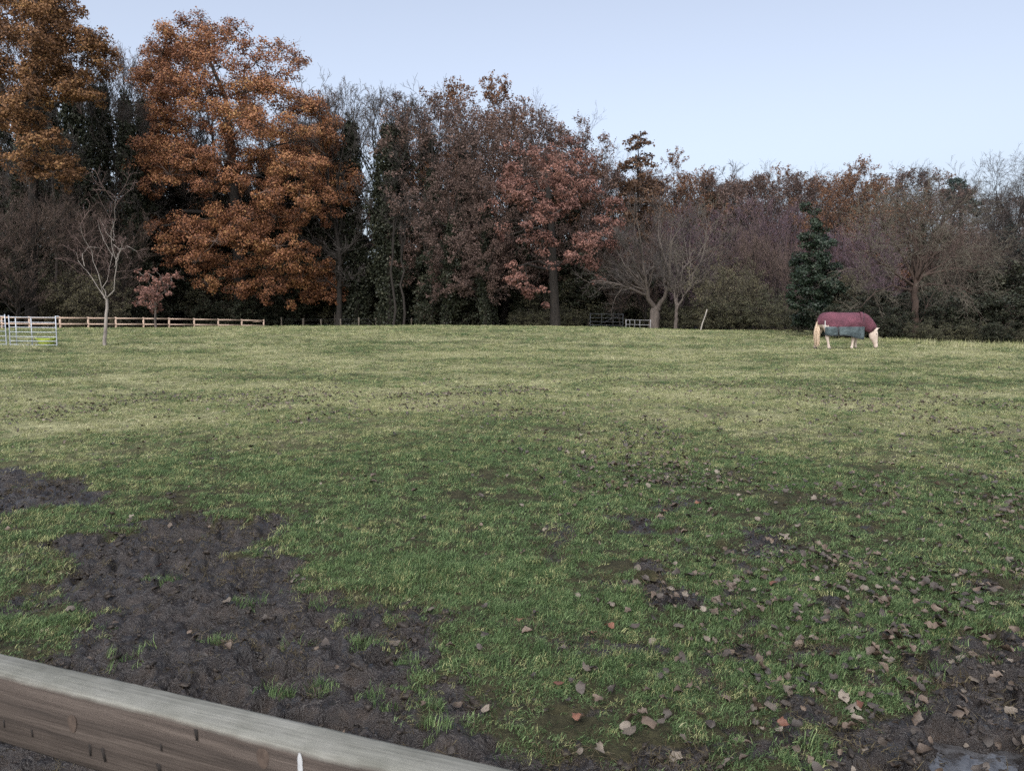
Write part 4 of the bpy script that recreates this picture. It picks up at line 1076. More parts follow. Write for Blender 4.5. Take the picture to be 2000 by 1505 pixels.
# ================================================================== HORSE
def horse():
    base = spot(1650, 29.0)
    K = 0.00192
    t = thing('horse', base, 'cream horse in a maroon and teal rug grazing with its head down', 'horse', rz=R(-4))
    COAT = simple_mat('cream_coat', (0.36, 0.285, 0.235), (0.54, 0.46, 0.40), 5, 0.8)
    HAIR = simple_mat('tail_hair', (0.36, 0.24, 0.15), (0.66, 0.55, 0.43), 10, 0.8, (8, 8, 0.6))
    def weave(name, c1, c2):
        m, n, l, bs = new_mat(name)
        tc = n.new('ShaderNodeTexCoord'); a = noise(n, l, 3, 4, 0.65, tc.outputs['Object']); b_ = noise(n, l, 14, 3, 0.6, tc.outputs['Object'])
        r = ramp(n, [(0.35, c1), (0.65, c2)]); l.new(a.outputs[0], r.inputs[0]); l.new(r.outputs[0], bs.inputs['Base Color'])
        bs.inputs['Roughness'].default_value = 0.85; bump(n, l, b_.outputs[0], 0.9, 0.05, bs); return m
    MAROON = weave('maroon_rug', (0.062, 0.018, 0.029), (0.118, 0.036, 0.054))
    TEAL = weave('teal_rug', (0.02, 0.032, 0.037), (0.08, 0.108, 0.115))
    BIND = simple_mat('dark_binding', (0.015, 0.015, 0.018), (0.03, 0.03, 0.034), 5, 0.7)
    def loft(rings, n=18):
        """rings: centre, half vectors a, b"""
        th = np.linspace(0, 2 * math.pi, n, endpoint=False)
        V = []
        for c, a, b_ in rings:
            c, a, b_ = (np.array(q, float) for q in (c, a, b_))
            V += [c + a * math.cos(x) + b_ * math.sin(x) for x in th]
        ii = np.arange(len(rings) * n).reshape(-1, n)
        F = [tuple(f) for f in np.stack([ii[:-1], np.roll(ii[:-1], -1, 1), np.roll(ii[1:], -1, 1), ii[1:]], -1).reshape(-1, 4)]
        F.append(tuple(ii[0][::-1])); F.append(tuple(ii[-1]))
        return V, F
    trunk = [(-0.97, 1.00, .10, .10), (-0.90, 1.03, .22, .20), (-0.75, 1.03, .30, .29), (-0.5, 0.99, .36, .33), (-0.2, 0.92, .41, .35), (0.1, 0.91, .42, .35), (0.35, 0.93, .41, .31), (0.52, 0.95, .38, .27), (0.66, 0.95, .29, .22), (0.76, 0.93, .16, .13)]
    parts = [loft([((x, 0, z), (0, hw, 0), (0, 0, hh)) for x, z, hh, hw in trunk])]
    def along(pts):   # centre x,z, half along profile normal, half width ; in the xz plane
        P = np.array([(p[0], p[1]) for p in pts]); T_ = np.gradient(P, axis=0); T_ /= np.linalg.norm(T_, axis=1)[:, None]
        return loft([((p[0], 0, p[1]), (0, p[3], 0), (-T_[i][1] * p[2], 0, T_[i][0] * p[2])) for i, p in enumerate(pts)])
    parts.append(along([(0.48, 1.06, .30, .2), (0.68, 1.00, .30, .17), (0.86, 0.90, .235, .13), (1.0, 0.78, .18, .105), (1.10, 0.68, .14, .10)]))
    parts.append(along([(1.11, 0.77, .07, .07), (1.10, 0.68, .13, .09), (1.075, 0.54, .175, .105), (1.09, 0.43, .16, .098), (1.135, 0.31, .112, .075), (1.165, 0.20, .085, .06), (1.18, 0.11, .085, .066), (1.19, 0.045, .06, .05)]))
    def leg(pts, y):
        V, F = loft([((x, y, z), (rx, 0, 0), (0, ry, 0)) for x, z, rx, ry in pts], 12)
        parts.append((V, F))
    leg([(0.30, 0.75, .15, .11), (0.29, 0.60, .11, .085), (0.29, 0.45, .078, .068), (0.285, 0.38, .072, .066), (0.27, 0.25, .05, .048), (0.255, 0.13, .052, .05), (0.24, 0.07, .06, .055), (0.245, 0.0, .075, .068)], -0.17)
    leg([(0.48, 0.75, .15, .11), (0.49, 0.60, .11, .085), (0.49, 0.45, .076, .068), (0.49, 0.38, .07, .066), (0.495, 0.25, .05, .048), (0.50, 0.13, .052, .05), (0.505, 0.07, .06, .055), (0.52, 0.0, .075, .068)], 0.17)
    leg([(-0.66, 0.92, .24, .14), (-0.63, 0.72, .17, .12), (-0.63, 0.55, .11, .085), (-0.665, 0.43, .078, .066), (-0.645, 0.34, .06, .054), (-0.61, 0.2, .052, .048), (-0.595, 0.1, .058, .054), (-0.575, 0.05, .066, .06), (-0.565, 0.0, .078, .068)], -0.19)
    leg([(-0.78, 0.92, .22, .14), (-0.83, 0.72, .16, .12), (-0.88, 0.55, .10, .085), (-0.965, 0.43, .075, .066), (-0.965, 0.34, .058, .054), (-0.965, 0.2, .052, .048), (-0.97, 0.1, .058, .054), (-0.965, 0.05, .066, .06), (-0.955, 0.0, .078, .068)], 0.19)
    for y in (-0.075, 0.075):   # ears
        V, F = loft([((1.15, y * .8, 0.70), (.045, 0, .02), (0, .04, 0)), ((1.20, y, 0.765), (.045, 0, .02), (0, .04, 0)), ((1.275, y * 1.2, 0.84), (.012, 0, 0), (0, .012, 0))], 8)
        parts.append((V, F))
    me = bpy.data.meshes.new('body'); V = []; F = []
    for v, f in parts:
        n0 = len(V); V += [tuple(q) for q in v]; F += [tuple(int(i) + n0 for i in q) for q in f]
    me.from_pydata(V, [], F); me.materials.append(COAT)
    tmp = bpy.data.objects.new('body_src', me); C.objects.link(tmp)
    rm = tmp.modifiers.new('r', 'REMESH'); rm.mode = 'VOXEL'; rm.voxel_size = 0.025
    s_ = tmp.modifiers.new('s', 'SMOOTH'); s_.iterations = 5; s_.factor = 0.5
    dg = bpy.context.evaluated_depsgraph_get()
    me2 = bpy.data.meshes.new_from_object(tmp.evaluated_get(dg)); me2.name = 'body'
    bpy.data.objects.remove(tmp)
    me2.materials.clear(); me2.materials.append(COAT)
    me2.polygons.foreach_set('use_smooth', np.ones(len(me2.polygons), bool))
    body = link(bpy.data.objects.new('body', me2), t)
    # eyes, nostrils, hooves
    DARK = simple_mat('dark_eye', (0.015, 0.012, 0.01), (0.03, 0.025, 0.02), 5, 0.3)
    for y in (-1, 1):
        th = np.linspace(0, 2 * math.pi, 8, endpoint=False)
        e, f = loft([((1.155, y * 0.085, 0.565), (.012, 0, 0), (0, 0, .012)), ((1.155, y * 0.102, 0.565), (.02, 0, 0), (0, 0, .02)), ((1.155, y * 0.112, 0.565), (.008, 0, 0), (0, 0, .008))], 8)
        m_ = bpy.data.meshes.new('eye'); m_.from_pydata([tuple(q) for q in e], [], [tuple(int(i) for i in q) for q in f]); m_.materials.append(DARK); link(bpy.data.objects.new('eye', m_), t)
        e, f = loft([((1.215, y * 0.030, 0.10), (.010, 0, 0), (0, 0, .016)), ((1.245, y * 0.040, 0.10), (.014, 0, 0), (0, 0, .022)), ((1.25, y * 0.042, 0.10), (.004, 0, 0), (0, 0, .006))], 8)
        m_ = bpy.data.meshes.new('nostril'); m_.from_pydata([tuple(q) for q in e], [], [tuple(int(i) for i in q) for q in f]); m_.materials.append(DARK); link(bpy.data.objects.new('nostril', m_), t)
    for hx_, hy_ in ((0.245, -.17), (0.52, .17), (-.565, -.19), (-.955, .19)):
        e, f = loft([((hx_ + 0.006, hy_, -0.004), (.086, 0, 0), (0, .078, 0)), ((hx_, hy_, 0.03), (.079, 0, 0), (0, .071, 0)), ((hx_ - 0.004, hy_, 0.055), (.066, 0, 0), (0, .06, 0))], 10)
        m_ = bpy.data.meshes.new('hoof'); m_.from_pydata([tuple(q) for q in e], [], [tuple(int(i) for i in q) for q in f]); m_.materials.append(DARK); link(bpy.data.objects.new('hoof', m_), t)
    # tail
    g = np.random.default_rng(77)
    nst = 150; kk = 8; u = np.linspace(0, 1, kk)
    st = np.zeros((nst, kk, 3)); rad_ = np.zeros((nst, kk))
    for i in range(nst):
        a = g.uniform(0, 6.28); r_ = math.sqrt(g.uniform()) ; ln = g.uniform(0.72, 0.95)
        wid = 0.045 + 0.075 * np.sin(np.clip(u * 1.1, 0, 1) * math.pi * 0.75)
        st[i, :, 0] = -0.95 - 0.05 * np.sin(u * 2.2) + 0.03 * u + wid * r_ * math.cos(a) * 0.95
        st[i, :, 1] = wid * r_ * math.sin(a)
        st[i, :, 2] = 1.02 - u * ln * 0.98
        rad_[i] = 0.013 * np.linspace(1, 0.4, kk)
    mb = MB(); mb.add(*tubes(st, rad_, 4)); mb.obj('tail', HAIR, t, smooth=True)
    # rug: a shell hung over the trunk
    def shell(xs, zb, ztop_cut=None, out=0.03, mat=MAROON, name='rug', par=t, zlo=None, zhi=None):
        nx = len(xs); rows = []
        tx = np.array([q[0] for q in trunk])
        g_ = np.random.default_rng(3)
        for x in xs:
            zc = np.interp(x, tx, [q[1] for q in trunk]); hh = np.interp(x, tx, [q[2] for q in trunk]) + out; hw = np.interp(x, tx, [q[3] for q in trunk]) + out
            zbot = zb(x)
            hi = zc + hh if zhi is None else min(zhi, zc + hh)
            row = []
            zs_ = []
            if zhi is None:
                angs = np.linspace(0, math.pi / 2, 9)
                side = [(hw * math.sin(a), zc + hh * math.cos(a)) for a in angs]
                side += [(hw * (1 - 0.04 * q), zc - (zc - zlo if zlo else zc - zbot) * q) for q in np.linspace(0.12, 1, 8)] if (zlo or zbot) < zc else []
                lo = zlo if zlo else zbot
                if lo >= zc:
                    a1 = math.acos(min(1, max(-1, (lo - zc) / hh))); side = [(hw * math.sin(a), zc + hh * math.cos(a)) for a in np.linspace(0, a1, 17)]
                row = [(x, -y, z) for y, z in side[::-1]] + [(x, y, z) for y, z in side[1:]]
            rows.append(row)
        n = len(rows[0]); V = np.array(rows)
        fl = 0.012 * np.array([[vnoise(np.array([q[0] * 6.0]), np.array([q[2] * 5 + q[1] * 3]), 4)[0] for q in r_] for r_ in rows])
        V[..., 1] += fl * np.sign(V[..., 1]) * 1.6
        V[..., 2] += fl * 0.6
        ii = np.arange(V.shape[0] * n).reshape(V.shape[0], n)
        F_ = np.stack([ii[:-1, :-1], ii[:-1, 1:], ii[1:, 1:], ii[1:, :-1]], -1).reshape(-1, 4)
        m_ = MB(); m_.add(V.reshape(-1, 3), F_)
        o = m_.obj(name, mat, par, smooth=True)
        sf = o.modifiers.new('thick', 'SOLIDIFY'); sf.thickness = 0.012; sf.offset = 1
        return o
    xs = np.concatenate([[-1.0, -0.985], np.linspace(-0.95, 0.745, 40)])
    rug = shell(xs, None, zlo=0.80) if False else None
    def zb(x): return float(np.interp(x, [-1.0, -0.87, -0.84, -0.79, 0.74], [0.92, 0.93, 0.90, 0.80, 0.80]))
    rug = shell(xs, zb, out=0.03)
    # lower teal band, both sides
    for sgn in (-1, 1):
        zlow = lambda x: float(np.interp(x, [-0.77, -0.6, -0.2, 0.1, 0.25, 0.45, 0.64], [0.54, 0.505, 0.52, 0.505, 0.45, 0.395, 0.38]))
        tx = np.array([q[0] for q in trunk]); V = []; xs2 = np.linspace(-0.79, 0.66, 22)
        for x in xs2:
            hw = np.interp(x, tx, [q[3] for q in trunk]) + 0.036
            for q in np.linspace(0, 1, 6):
                z = 0.84 + (zlow(x) - 0.84) * q
                V.append((x, sgn * (hw * (1 - 0.05 * q) + 0.008 * math.sin(x * 23) * q), z))
        ii = np.arange(len(V)).reshape(22, 6)
        F_ = np.stack([ii[:-1, :-1], ii[:-1, 1:], ii[1:, 1:], ii[1:, :-1]], -1).reshape(-1, 4)
        m_ = MB(); m_.add(np.array(V), F_); o = m_.obj('lower_panel', TEAL, rug, smooth=True)
        sf = o.modifiers.new('thick', 'SOLIDIFY'); sf.thickness = 0.01
        ed = np.array(V).reshape(22, 6, 3)[:, -1]
        m_ = MB(); m_.add(*tubes(ed[None], np.full((1, 22), 0.014), 5)); m_.obj('binding', BIND, rug, smooth=True)
        # white tail strap showing in the cut behind the flank
        hw = np.interp(-0.80, tx, [q[3] for q in trunk]) + 0.045
        m_ = MB(); m_.add(*tubes(np.array([[(-0.80, sgn * (hw - 0.03), 1.12), (-0.795, sgn * (hw - 0.004), 1.02), (-0.79, sgn * (hw - 0.006), 0.88), (-0.785, sgn * (hw - 0.02), 0.76)]]), np.array([[0.004, 0.014, 0.02, 0.010]]), 6)); m_.obj('strap', simple_mat('white_strap', (.4, .4, .4), (.55, .55, .54), 5, .7), rug, smooth=True)
        # surcingle
        m_ = MB(); hb = np.interp(-0.1, tx, [q[3] for q in trunk]) + 0.04
        m_.add(*beam((-0.34, sgn * (hb - .015), 0.86), (-0.30, sgn * (hb - 0.03), 0.53), 0.02, 0.05, up=(1, 0, 0))); m_.obj('surcingle', BIND, rug)
    # neck cover
    NC = [(0.50, 1.02, .375, .31), (0.58, 1.015, .365, .275), (0.65, 1.00, .345, .235), (0.74, 0.97, .315, .19), (0.86, 0.90, .265, .155), (0.98, 0.80, .215, .13), (1.06, 0.72, .18, .115)]
    P = np.array([(p[0], p[1]) for p in NC]); T_ = np.gradient(P, axis=0); T_ /= np.linalg.norm(T_, axis=1)[:, None]
    v, f = loft([((p[0], 0, p[1]), (0, p[3], 0), (-T_[i][1] * p[2], 0, T_[i][0] * p[2])) for i, p in enumerate(NC)], 22)
    m_ = bpy.data.meshes.new('neck_cover'); m_.from_pydata([tuple(q) for q in v], [], [tuple(int(i) for i in q) for q in f[:-2]]); m_.materials.append(MAROON)
    m_.polygons.foreach_set('use_smooth', np.ones(len(m_.polygons), bool))
    nc = link(bpy.data.objects.new('neck_cover', m_), rug); sf = nc.modifiers.new('thick', 'SOLIDIFY'); sf.thickness = 0.012
    th = np.linspace(0, 2 * math.pi, 24); c = np.array([0.605, 0, 1.01]); 
    ring = np.array([c + np.array([0.05 * math.cos(a) * 0 - 0.10 * math.sin(a) * -0.35 + (0.10 if math.sin(a) < 0 else 0) * abs(math.sin(a)), 0.262 * math.cos(a), 0.362 * math.sin(a)]) for a in th])
    m_ = MB(); m_.add(*tubes(ring[None], np.full((1, 24), 0.014), 5)); m_.obj('seam', BIND, rug, smooth=True)
    return t
horse()

# ================================================================== NEAR RAIL
def near_rail():
    zr = 1.13                                   # top of the top rail
    a_ = on_plane(np.array([0.0, 1030.0]), np.array([1272.0, 1505.0]), zr)
    A = np.array([a_[0, 0], a_[0, 1], zr]); B = np.array([a_[1, 0], a_[1, 1], zr])
    dirv = nrm(B - A); L0 = np.linalg.norm(B - A)
    A2 = A - dirv * 0.95; B2 = B + dirv * 1.0   # ends outside the picture
    perp = np.array([dirv[1], -dirv[0], 0])     # towards the camera
    thick, hgt = 0.048, 0.098
    W = B2 - A2; L = np.linalg.norm(W)
    ang = math.atan2(dirv[1], dirv[0])
    t = thing('rail_fence', (A2[0], A2[1], gz(A2[0], A2[1])), 'weathered grey brown timber rail fence the camera looks over', 'fence', rz=ang)
    z0 = gz(A2[0], A2[1])
    m, n, l, bs = new_mat('weathered_rail')
    tc = n.new('ShaderNodeTexCoord')
    mp = n.new('ShaderNodeMapping'); mp.inputs['Scale'].default_value = (1.2, 14, 22); l.new(tc.outputs['Object'], mp.inputs[0])
    gr = noise(n, l, 3.0, 6, 0.62, mp.outputs[0], 0.35)
    mp2 = n.new('ShaderNodeMapping'); mp2.inputs['Scale'].default_value = (2.2, 90, 120); l.new(tc.outputs['Object'], mp2.inputs[0])
    fi = noise(n, l, 3.0, 4, 0.6, mp2.outputs[0], 0.2)
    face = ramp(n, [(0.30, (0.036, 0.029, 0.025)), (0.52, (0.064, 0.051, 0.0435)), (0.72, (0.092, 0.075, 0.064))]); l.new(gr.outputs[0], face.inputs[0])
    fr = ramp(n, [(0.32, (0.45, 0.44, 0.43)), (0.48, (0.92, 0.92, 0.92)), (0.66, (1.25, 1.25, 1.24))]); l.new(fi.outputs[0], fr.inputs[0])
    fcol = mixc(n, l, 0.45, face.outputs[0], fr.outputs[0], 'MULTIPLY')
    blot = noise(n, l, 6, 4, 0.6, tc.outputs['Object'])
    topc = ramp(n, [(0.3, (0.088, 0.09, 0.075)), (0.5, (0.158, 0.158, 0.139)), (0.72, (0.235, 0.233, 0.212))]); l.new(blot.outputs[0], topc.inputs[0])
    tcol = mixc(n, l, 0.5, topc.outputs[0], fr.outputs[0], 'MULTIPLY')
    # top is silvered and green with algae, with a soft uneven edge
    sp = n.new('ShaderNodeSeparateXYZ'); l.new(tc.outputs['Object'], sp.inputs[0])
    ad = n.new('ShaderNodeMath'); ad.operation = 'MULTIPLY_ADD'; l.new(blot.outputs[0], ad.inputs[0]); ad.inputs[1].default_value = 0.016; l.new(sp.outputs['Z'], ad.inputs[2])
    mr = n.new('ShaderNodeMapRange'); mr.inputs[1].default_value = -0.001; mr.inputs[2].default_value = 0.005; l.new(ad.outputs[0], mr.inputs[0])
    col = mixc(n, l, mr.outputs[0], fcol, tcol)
    l.new(col, bs.inputs['Base Color']); bs.inputs['Roughness'].default_value = 0.8; bs.inputs['Specular IOR Level'].default_value = 0.25
    bump(n, l, fi.outputs[0], 0.7, 0.002, bs)
    # rail: x along, y away from the camera side; slight bow and twist, worn edges
    def plank(name, ztop, nseg=220, dz=0.0):
        xs = np.linspace(0, L, nseg + 1)
        prof = []
        b_ = 0.007
        y0, y1 = -thick, 0.0
        zt, zb_ = 0.0, -hgt
        prof = [(y1 - b_, zt), (y0 + b_, zt), (y0 + b_ * 0.3, zt - b_ * 0.3), (y0, zt - b_), (y0, zb_ + b_ * .6), (y0 + b_ * .6, zb_), (y1 - b_ * .6, zb_), (y1, zb_ + b_ * .6), (y1, zt - b_), (y1 - b_ * .3, zt - b_ * .3)]
        V = []
        for x in xs:
            bow = 0.0025 * math.sin(x * 2.1) + 0.0012 * math.sin(x * 7.3)
            for j_, (y, z) in enumerate(prof):
                ed = 1.0 if j_ in (0, 1, 2, 3, 4, 5) else 0.3
                nv_ = float(vnoise(np.array([x * 9.0]), np.array([j_ * 3.7]), 71)[0]) * 0.0011 + float(vnoise(np.array([x * 55.0]), np.array([j_ * 5.1]), 72)[0]) * 0.0007
                V.append((x, y + bow + nv_ * ed, z + 0.0015 * math.sin(x * 5 + y * 40) + nv_ * ed * (1 if j_ in (1, 2, 3) else 0.5)))
        npf = len(prof); ii = np.arange(len(V)).reshape(-1, npf)
        mb = MB(); mb.add(np.array(V), np.stack([ii[:-1], ii[1:], np.roll(ii[1:], -1, 1), np.roll(ii[:-1], -1, 1)], -1).reshape(-1, 4))
        for e in (0, -1):
            c_ = np.array([V[ii[e][0]][0], -thick / 2, -hgt / 2]); base_n = mb.n
            mb.add(np.concatenate([np.array(V).reshape(-1, npf, 3)[e], [c_]]), np.stack([np.arange(npf), np.roll(np.arange(npf), -1), np.full(npf, npf)], -1))
        o = mb.obj(name, m, t, smooth=False, loc=(0, 0, ztop - z0))
        return o
    rail = plank('rail', zr)
    low = plank('rail', zr - 0.50)
    low.location.y += 0.0
    for x in (0.12, L - 0.12):
        px_, py_ = A2[0] + dirv[0] * x, A2[1] + dirv[1] * x
        mb = MB(); gzz = gz(px_, py_)
        mb.add(*box(-0.045, 0.045, 0.004, 0.094, gzz - 0.3 - z0, zr - 0.004 - z0)); q = mb.obj('post', m, t, loc=(x, 0, 0)); bevel(q, 0.006, 2)
    def face_pt(px, py):
        """point on the camera-side face of the rail, local x and z"""
        rx, ry, rz_ = (float(q) for q in ray(px, py))
        P0 = A + perp * thick
        nn = perp
        tt = (P0 @ nn - np.array([0, 0, HC]) @ nn) / (np.array([rx, ry, rz_]) @ nn)
        w_ = np.array([0, 0, HC]) + tt * np.array([rx, ry, rz_])
        return float((w_ - A2) @ dirv), float(w_[2] - zr)
    KN = simple_mat('knot_wood', (0.045, 0.033, 0.027), (0.092, 0.068, 0.054), 130, 0.7, (1, 1, 0.8), 0.001)
    KR = simple_mat('knot_rim', (0.04, 0.031, 0.026), (0.07, 0.054, 0.045), 90, 0.8)
    for kx, ky, rx_, rz_ in ((138, 1413, 0.0075, 0.0115), (515, 1478, 0.0085, 0.012)):
        x, z = face_pt(kx, ky)
        for nm, s_, mat_, yo in (('knot', 1.0, KN, 0.0008),):
            th = np.linspace(0, 2 * math.pi, 20, endpoint=False)
            wob = 1 + 0.08 * np.sin(3 * th + kx)
            bow = 0.0025 * math.sin(x * 2.1) + 0.0012 * math.sin(x * 7.3)
            V = np.stack([x + rx_ * s_ * wob * np.cos(th), np.full(20, -thick + bow - yo), z + rz_ * s_ * wob * np.sin(th)], -1)
            V = np.concatenate([V, [[x, -thick + bow - yo - 0.0005, z]]])
            mb = MB(); mb.add(V, np.stack([np.arange(20), np.roll(np.arange(20), -1), np.full(20, 20)], -1))
            mb.obj(nm, mat_, rail)
    DK = simple_mat('dark_slit', (0.012, 0.010, 0.009), (0.022, 0.018, 0.016), 9, 0.9)
    for (x0, y0), (x1, y1), wd in (((58, 1426), (60, 1440), 3), ((172, 1455), (174, 1477), 4), ((197, 1462), (203, 1488), 5), ((382, 1424), (385, 1445), 6), ((308, 1492), (312, 1508), 9), ((313, 1453), (315, 1466), 3), ((4, 1408), (5, 1422), 3)):
        xa, za = face_pt(x0, y0); xb, zb2 = face_pt(x1, y1); w2 = wd * 0.0007 / 2
        mb = MB(); bow = 0.0025 * math.sin(xa * 2.1) + 0.0012 * math.sin(xa * 7.3)
        mb.add(np.array([[xa - w2, -thick + bow - 0.0012, za], [xa + w2, -thick + bow - 0.0012, za], [xb + w2 * .6, -thick + bow - 0.0012, zb2], [xb - w2 * .6, -thick + bow - 0.0012, zb2],
                         [xa - w2, -thick + bow + 0.002, za], [xa + w2, -thick + bow + 0.002, za], [xb + w2 * .6, -thick + bow + 0.002, zb2], [xb - w2 * .6, -thick + bow + 0.002, zb2]]),
               np.array([[0, 1, 2, 3], [0, 4, 5, 1], [1, 5, 6, 2], [2, 6, 7, 3], [3, 7, 4, 0]])); mb.obj('nail_slot', DK, rail)
    # a white scratch of paint
    xa, za = face_pt(588, 1467); xb, zb2 = face_pt(590, 1512)
    u = np.linspace(0, 1, 7); wv = 0.0032 * np.array([0.35, 0.8, 1, 0.9, 1, 0.95, 0.9])
    bow = 0.0025 * math.sin(xa * 2.1) + 0.0012 * math.sin(xa * 7.3)
    V = np.concatenate([np.stack([xa + (xb - xa) * u - wv, np.full(7, -thick + bow - 0.0016), za + (zb2 - za) * u], -1), np.stack([xa + (xb - xa) * u + wv, np.full(7, -thick + bow - 0.0016), za + (zb2 - za) * u], -1)])
    mb = MB(); mb.add(V, np.array([[i, i + 7, i + 8, i + 1] for i in range(6)])); mb.obj('paint_mark', simple_mat('white_mark', (0.3, 0.31, 0.32), (0.45, 0.46, 0.47), 60, 0.7), rail)
near_rail()

# ================================================================== GRASS (uncountable: stuff)
def grass_mat(name, c_lo, c_mid, c_hi):
    m = bpy.data.materials.new(name); m.use_nodes = True
    n = m.node_tree.nodes; l = m.node_tree.links; bs = n['Principled BSDF']; out = n['Material Output']
    oi = n.new('ShaderNodeObjectInfo'); ge = n.new('ShaderNodeAttribute'); ge.attribute_name = 'tint'
    ad = n.new('ShaderNodeMath'); ad.operation = 'MULTIPLY_ADD'; l.new(oi.outputs['Random'], ad.inputs[0]); ad.inputs[1].default_value = 0.55; 
    mu = n.new('ShaderNodeMath'); mu.operation = 'MULTIPLY'; mu.inputs[1].default_value = 0.45; l.new(ge.outputs['Fac'], mu.inputs[0]); l.new(mu.outputs[0], ad.inputs[2])
    r = ramp(n, [(0.0, c_lo), (0.5, c_mid), (1.0, c_hi)]); l.new(ad.outputs[0], r.inputs[0])
    l.new(r.outputs[0], bs.inputs['Base Color']); bs.inputs['Roughness'].default_value = 0.55; bs.inputs['Specular IOR Level'].default_value = 0.25
    tr = n.new('ShaderNodeBsdfTranslucent'); l.new(r.outputs[0], tr.inputs[0]); mx = n.new('ShaderNodeMixShader'); mx.inputs[0].default_value = 0.3
    l.new(bs.outputs[0], mx.inputs[1]); l.new(tr.outputs[0], mx.inputs[2]); l.new(mx.outputs[0], out.inputs[0])
    return m
G_LUSH = grass_mat('grass_lush', (0.02, 0.036, 0.016), (0.08, 0.132, 0.05), (0.23, 0.31, 0.135))
G_OLIVE = grass_mat('grass_olive', (0.12, 0.138, 0.058), (0.26, 0.275, 0.12), (0.43, 0.43, 0.215))
G_STRAW = grass_mat('grass_straw', (0.17, 0.165, 0.088), (0.355, 0.345, 0.20), (0.54, 0.52, 0.33))

def tuft(name, seed, nb, spread, h, wd, mat, lay=0.5):
    g = np.random.default_rng(seed)
    mb = MB()
    a = g.uniform(0, 6.28, nb); r_ = np.sqrt(g.uniform(0, 1, nb)) * spread
    P = np.stack([r_ * np.cos(a), r_ * np.sin(a), np.full(nb, -0.006)], -1)
    az = g.uniform(0, 6.28, nb); ln = h * g.uniform(0.45, 1.25, nb); le = lay * g.uniform(0.2, 1.3, nb)
    d0 = np.stack([np.cos(az) * le * 0.5, np.sin(az) * le * 0.5, np.ones(nb)], -1); d1 = np.stack([np.cos(az) * le * 1.8, np.sin(az) * le * 1.8, np.full(nb, 0.55)], -1)
    m1 = P + nrm(d0) * (ln * 0.55)[:, None]; tip = m1 + nrm(d1) * (ln * 0.5)[:, None]
    sd_ = np.stack([-np.sin(az + 0.6), np.cos(az + 0.6), np.zeros(nb)], -1) * (wd * g.uniform(0.7, 1.3, nb))[:, None]
    tn = g.uniform(0, 1, nb)
    V = np.stack([P - sd_, P + sd_, m1 + sd_ * .8, m1 - sd_ * .8], 1).reshape(-1, 3)
    mb.add(V, np.arange(nb * 4).reshape(nb, 4), np.repeat(tn, 4))
    V = np.stack([m1 - sd_ * .8, m1 + sd_ * .8, tip], 1).reshape(-1, 3)
    mb.add(V, np.arange(nb * 3).reshape(nb, 3), np.repeat(tn, 3))
    return bpy.data.objects.new(name, mb.mesh(name, mat, False, 'tint'))

def scatter(name, P, rotz, scl, sources, label_kind=True):
    """geometry-node instances of the source meshes on the given points"""
    me = bpy.data.meshes.new(name)
    me.vertices.add(len(P)); me.vertices.foreach_set('co', P.astype(np.float32).ravel())
    for nm, typ, arr in (('rot', 'FLOAT_VECTOR', rotz), ('scl', 'FLOAT_VECTOR', scl)):
        a = me.attributes.new(nm, typ, 'POINT'); a.data.foreach_set('vector', arr.astype(np.float32).ravel())
    a = me.attributes.new('pick', 'INT', 'POINT'); a.data.foreach_set('value', rng.integers(0, len(sources), len(P)).astype(np.int32))
    o = link(bpy.data.objects.new(name, me)); o['kind'] = 'stuff'
    col = bpy.data.collections.new(name + '_pieces')
    for s in sources: col.objects.link(s)
    ng = bpy.data.node_groups.new(name, 'GeometryNodeTree')
    ng.interface.new_socket('Geometry', in_out='INPUT', socket_type='NodeSocketGeometry')
    ng.interface.new_socket('Geometry', in_out='OUTPUT', socket_type='NodeSocketGeometry')
    N = ng.nodes; L = ng.links
    gi = N.new('NodeGroupInput'); go = N.new('NodeGroupOutput')
    ip = N.new('GeometryNodeInstanceOnPoints'); ci = N.new('GeometryNodeCollectionInfo')
    ci.inputs['Collection'].default_value = col; ci.inputs['Separate Children'].default_value = True; ci.inputs['Reset Children'].default_value = True
    ip.inputs['Pick Instance'].default_value = True
    def na_(nm, t_):
        q = N.new('GeometryNodeInputNamedAttribute'); q.data_type = t_; q.inputs['Name'].default_value = nm; return q.outputs['Attribute']
    L.new(gi.outputs[0], ip.inputs['Points']); L.new(ci.outputs[0], ip.inputs['Instance'])
    L.new(na_('pick', 'INT'), ip.inputs['Instance Index'])
    e2r = N.new('FunctionNodeEulerToRotation'); L.new(na_('rot', 'FLOAT_VECTOR'), e2r.inputs[0]); L.new(e2r.outputs[0], ip.inputs['Rotation'])
    L.new(na_('scl', 'FLOAT_VECTOR'), ip.inputs['Scale']); L.new(ip.outputs[0], go.inputs[0])
    md = o.modifiers.new('scatter', 'NODES'); md.node_group = ng
    return o

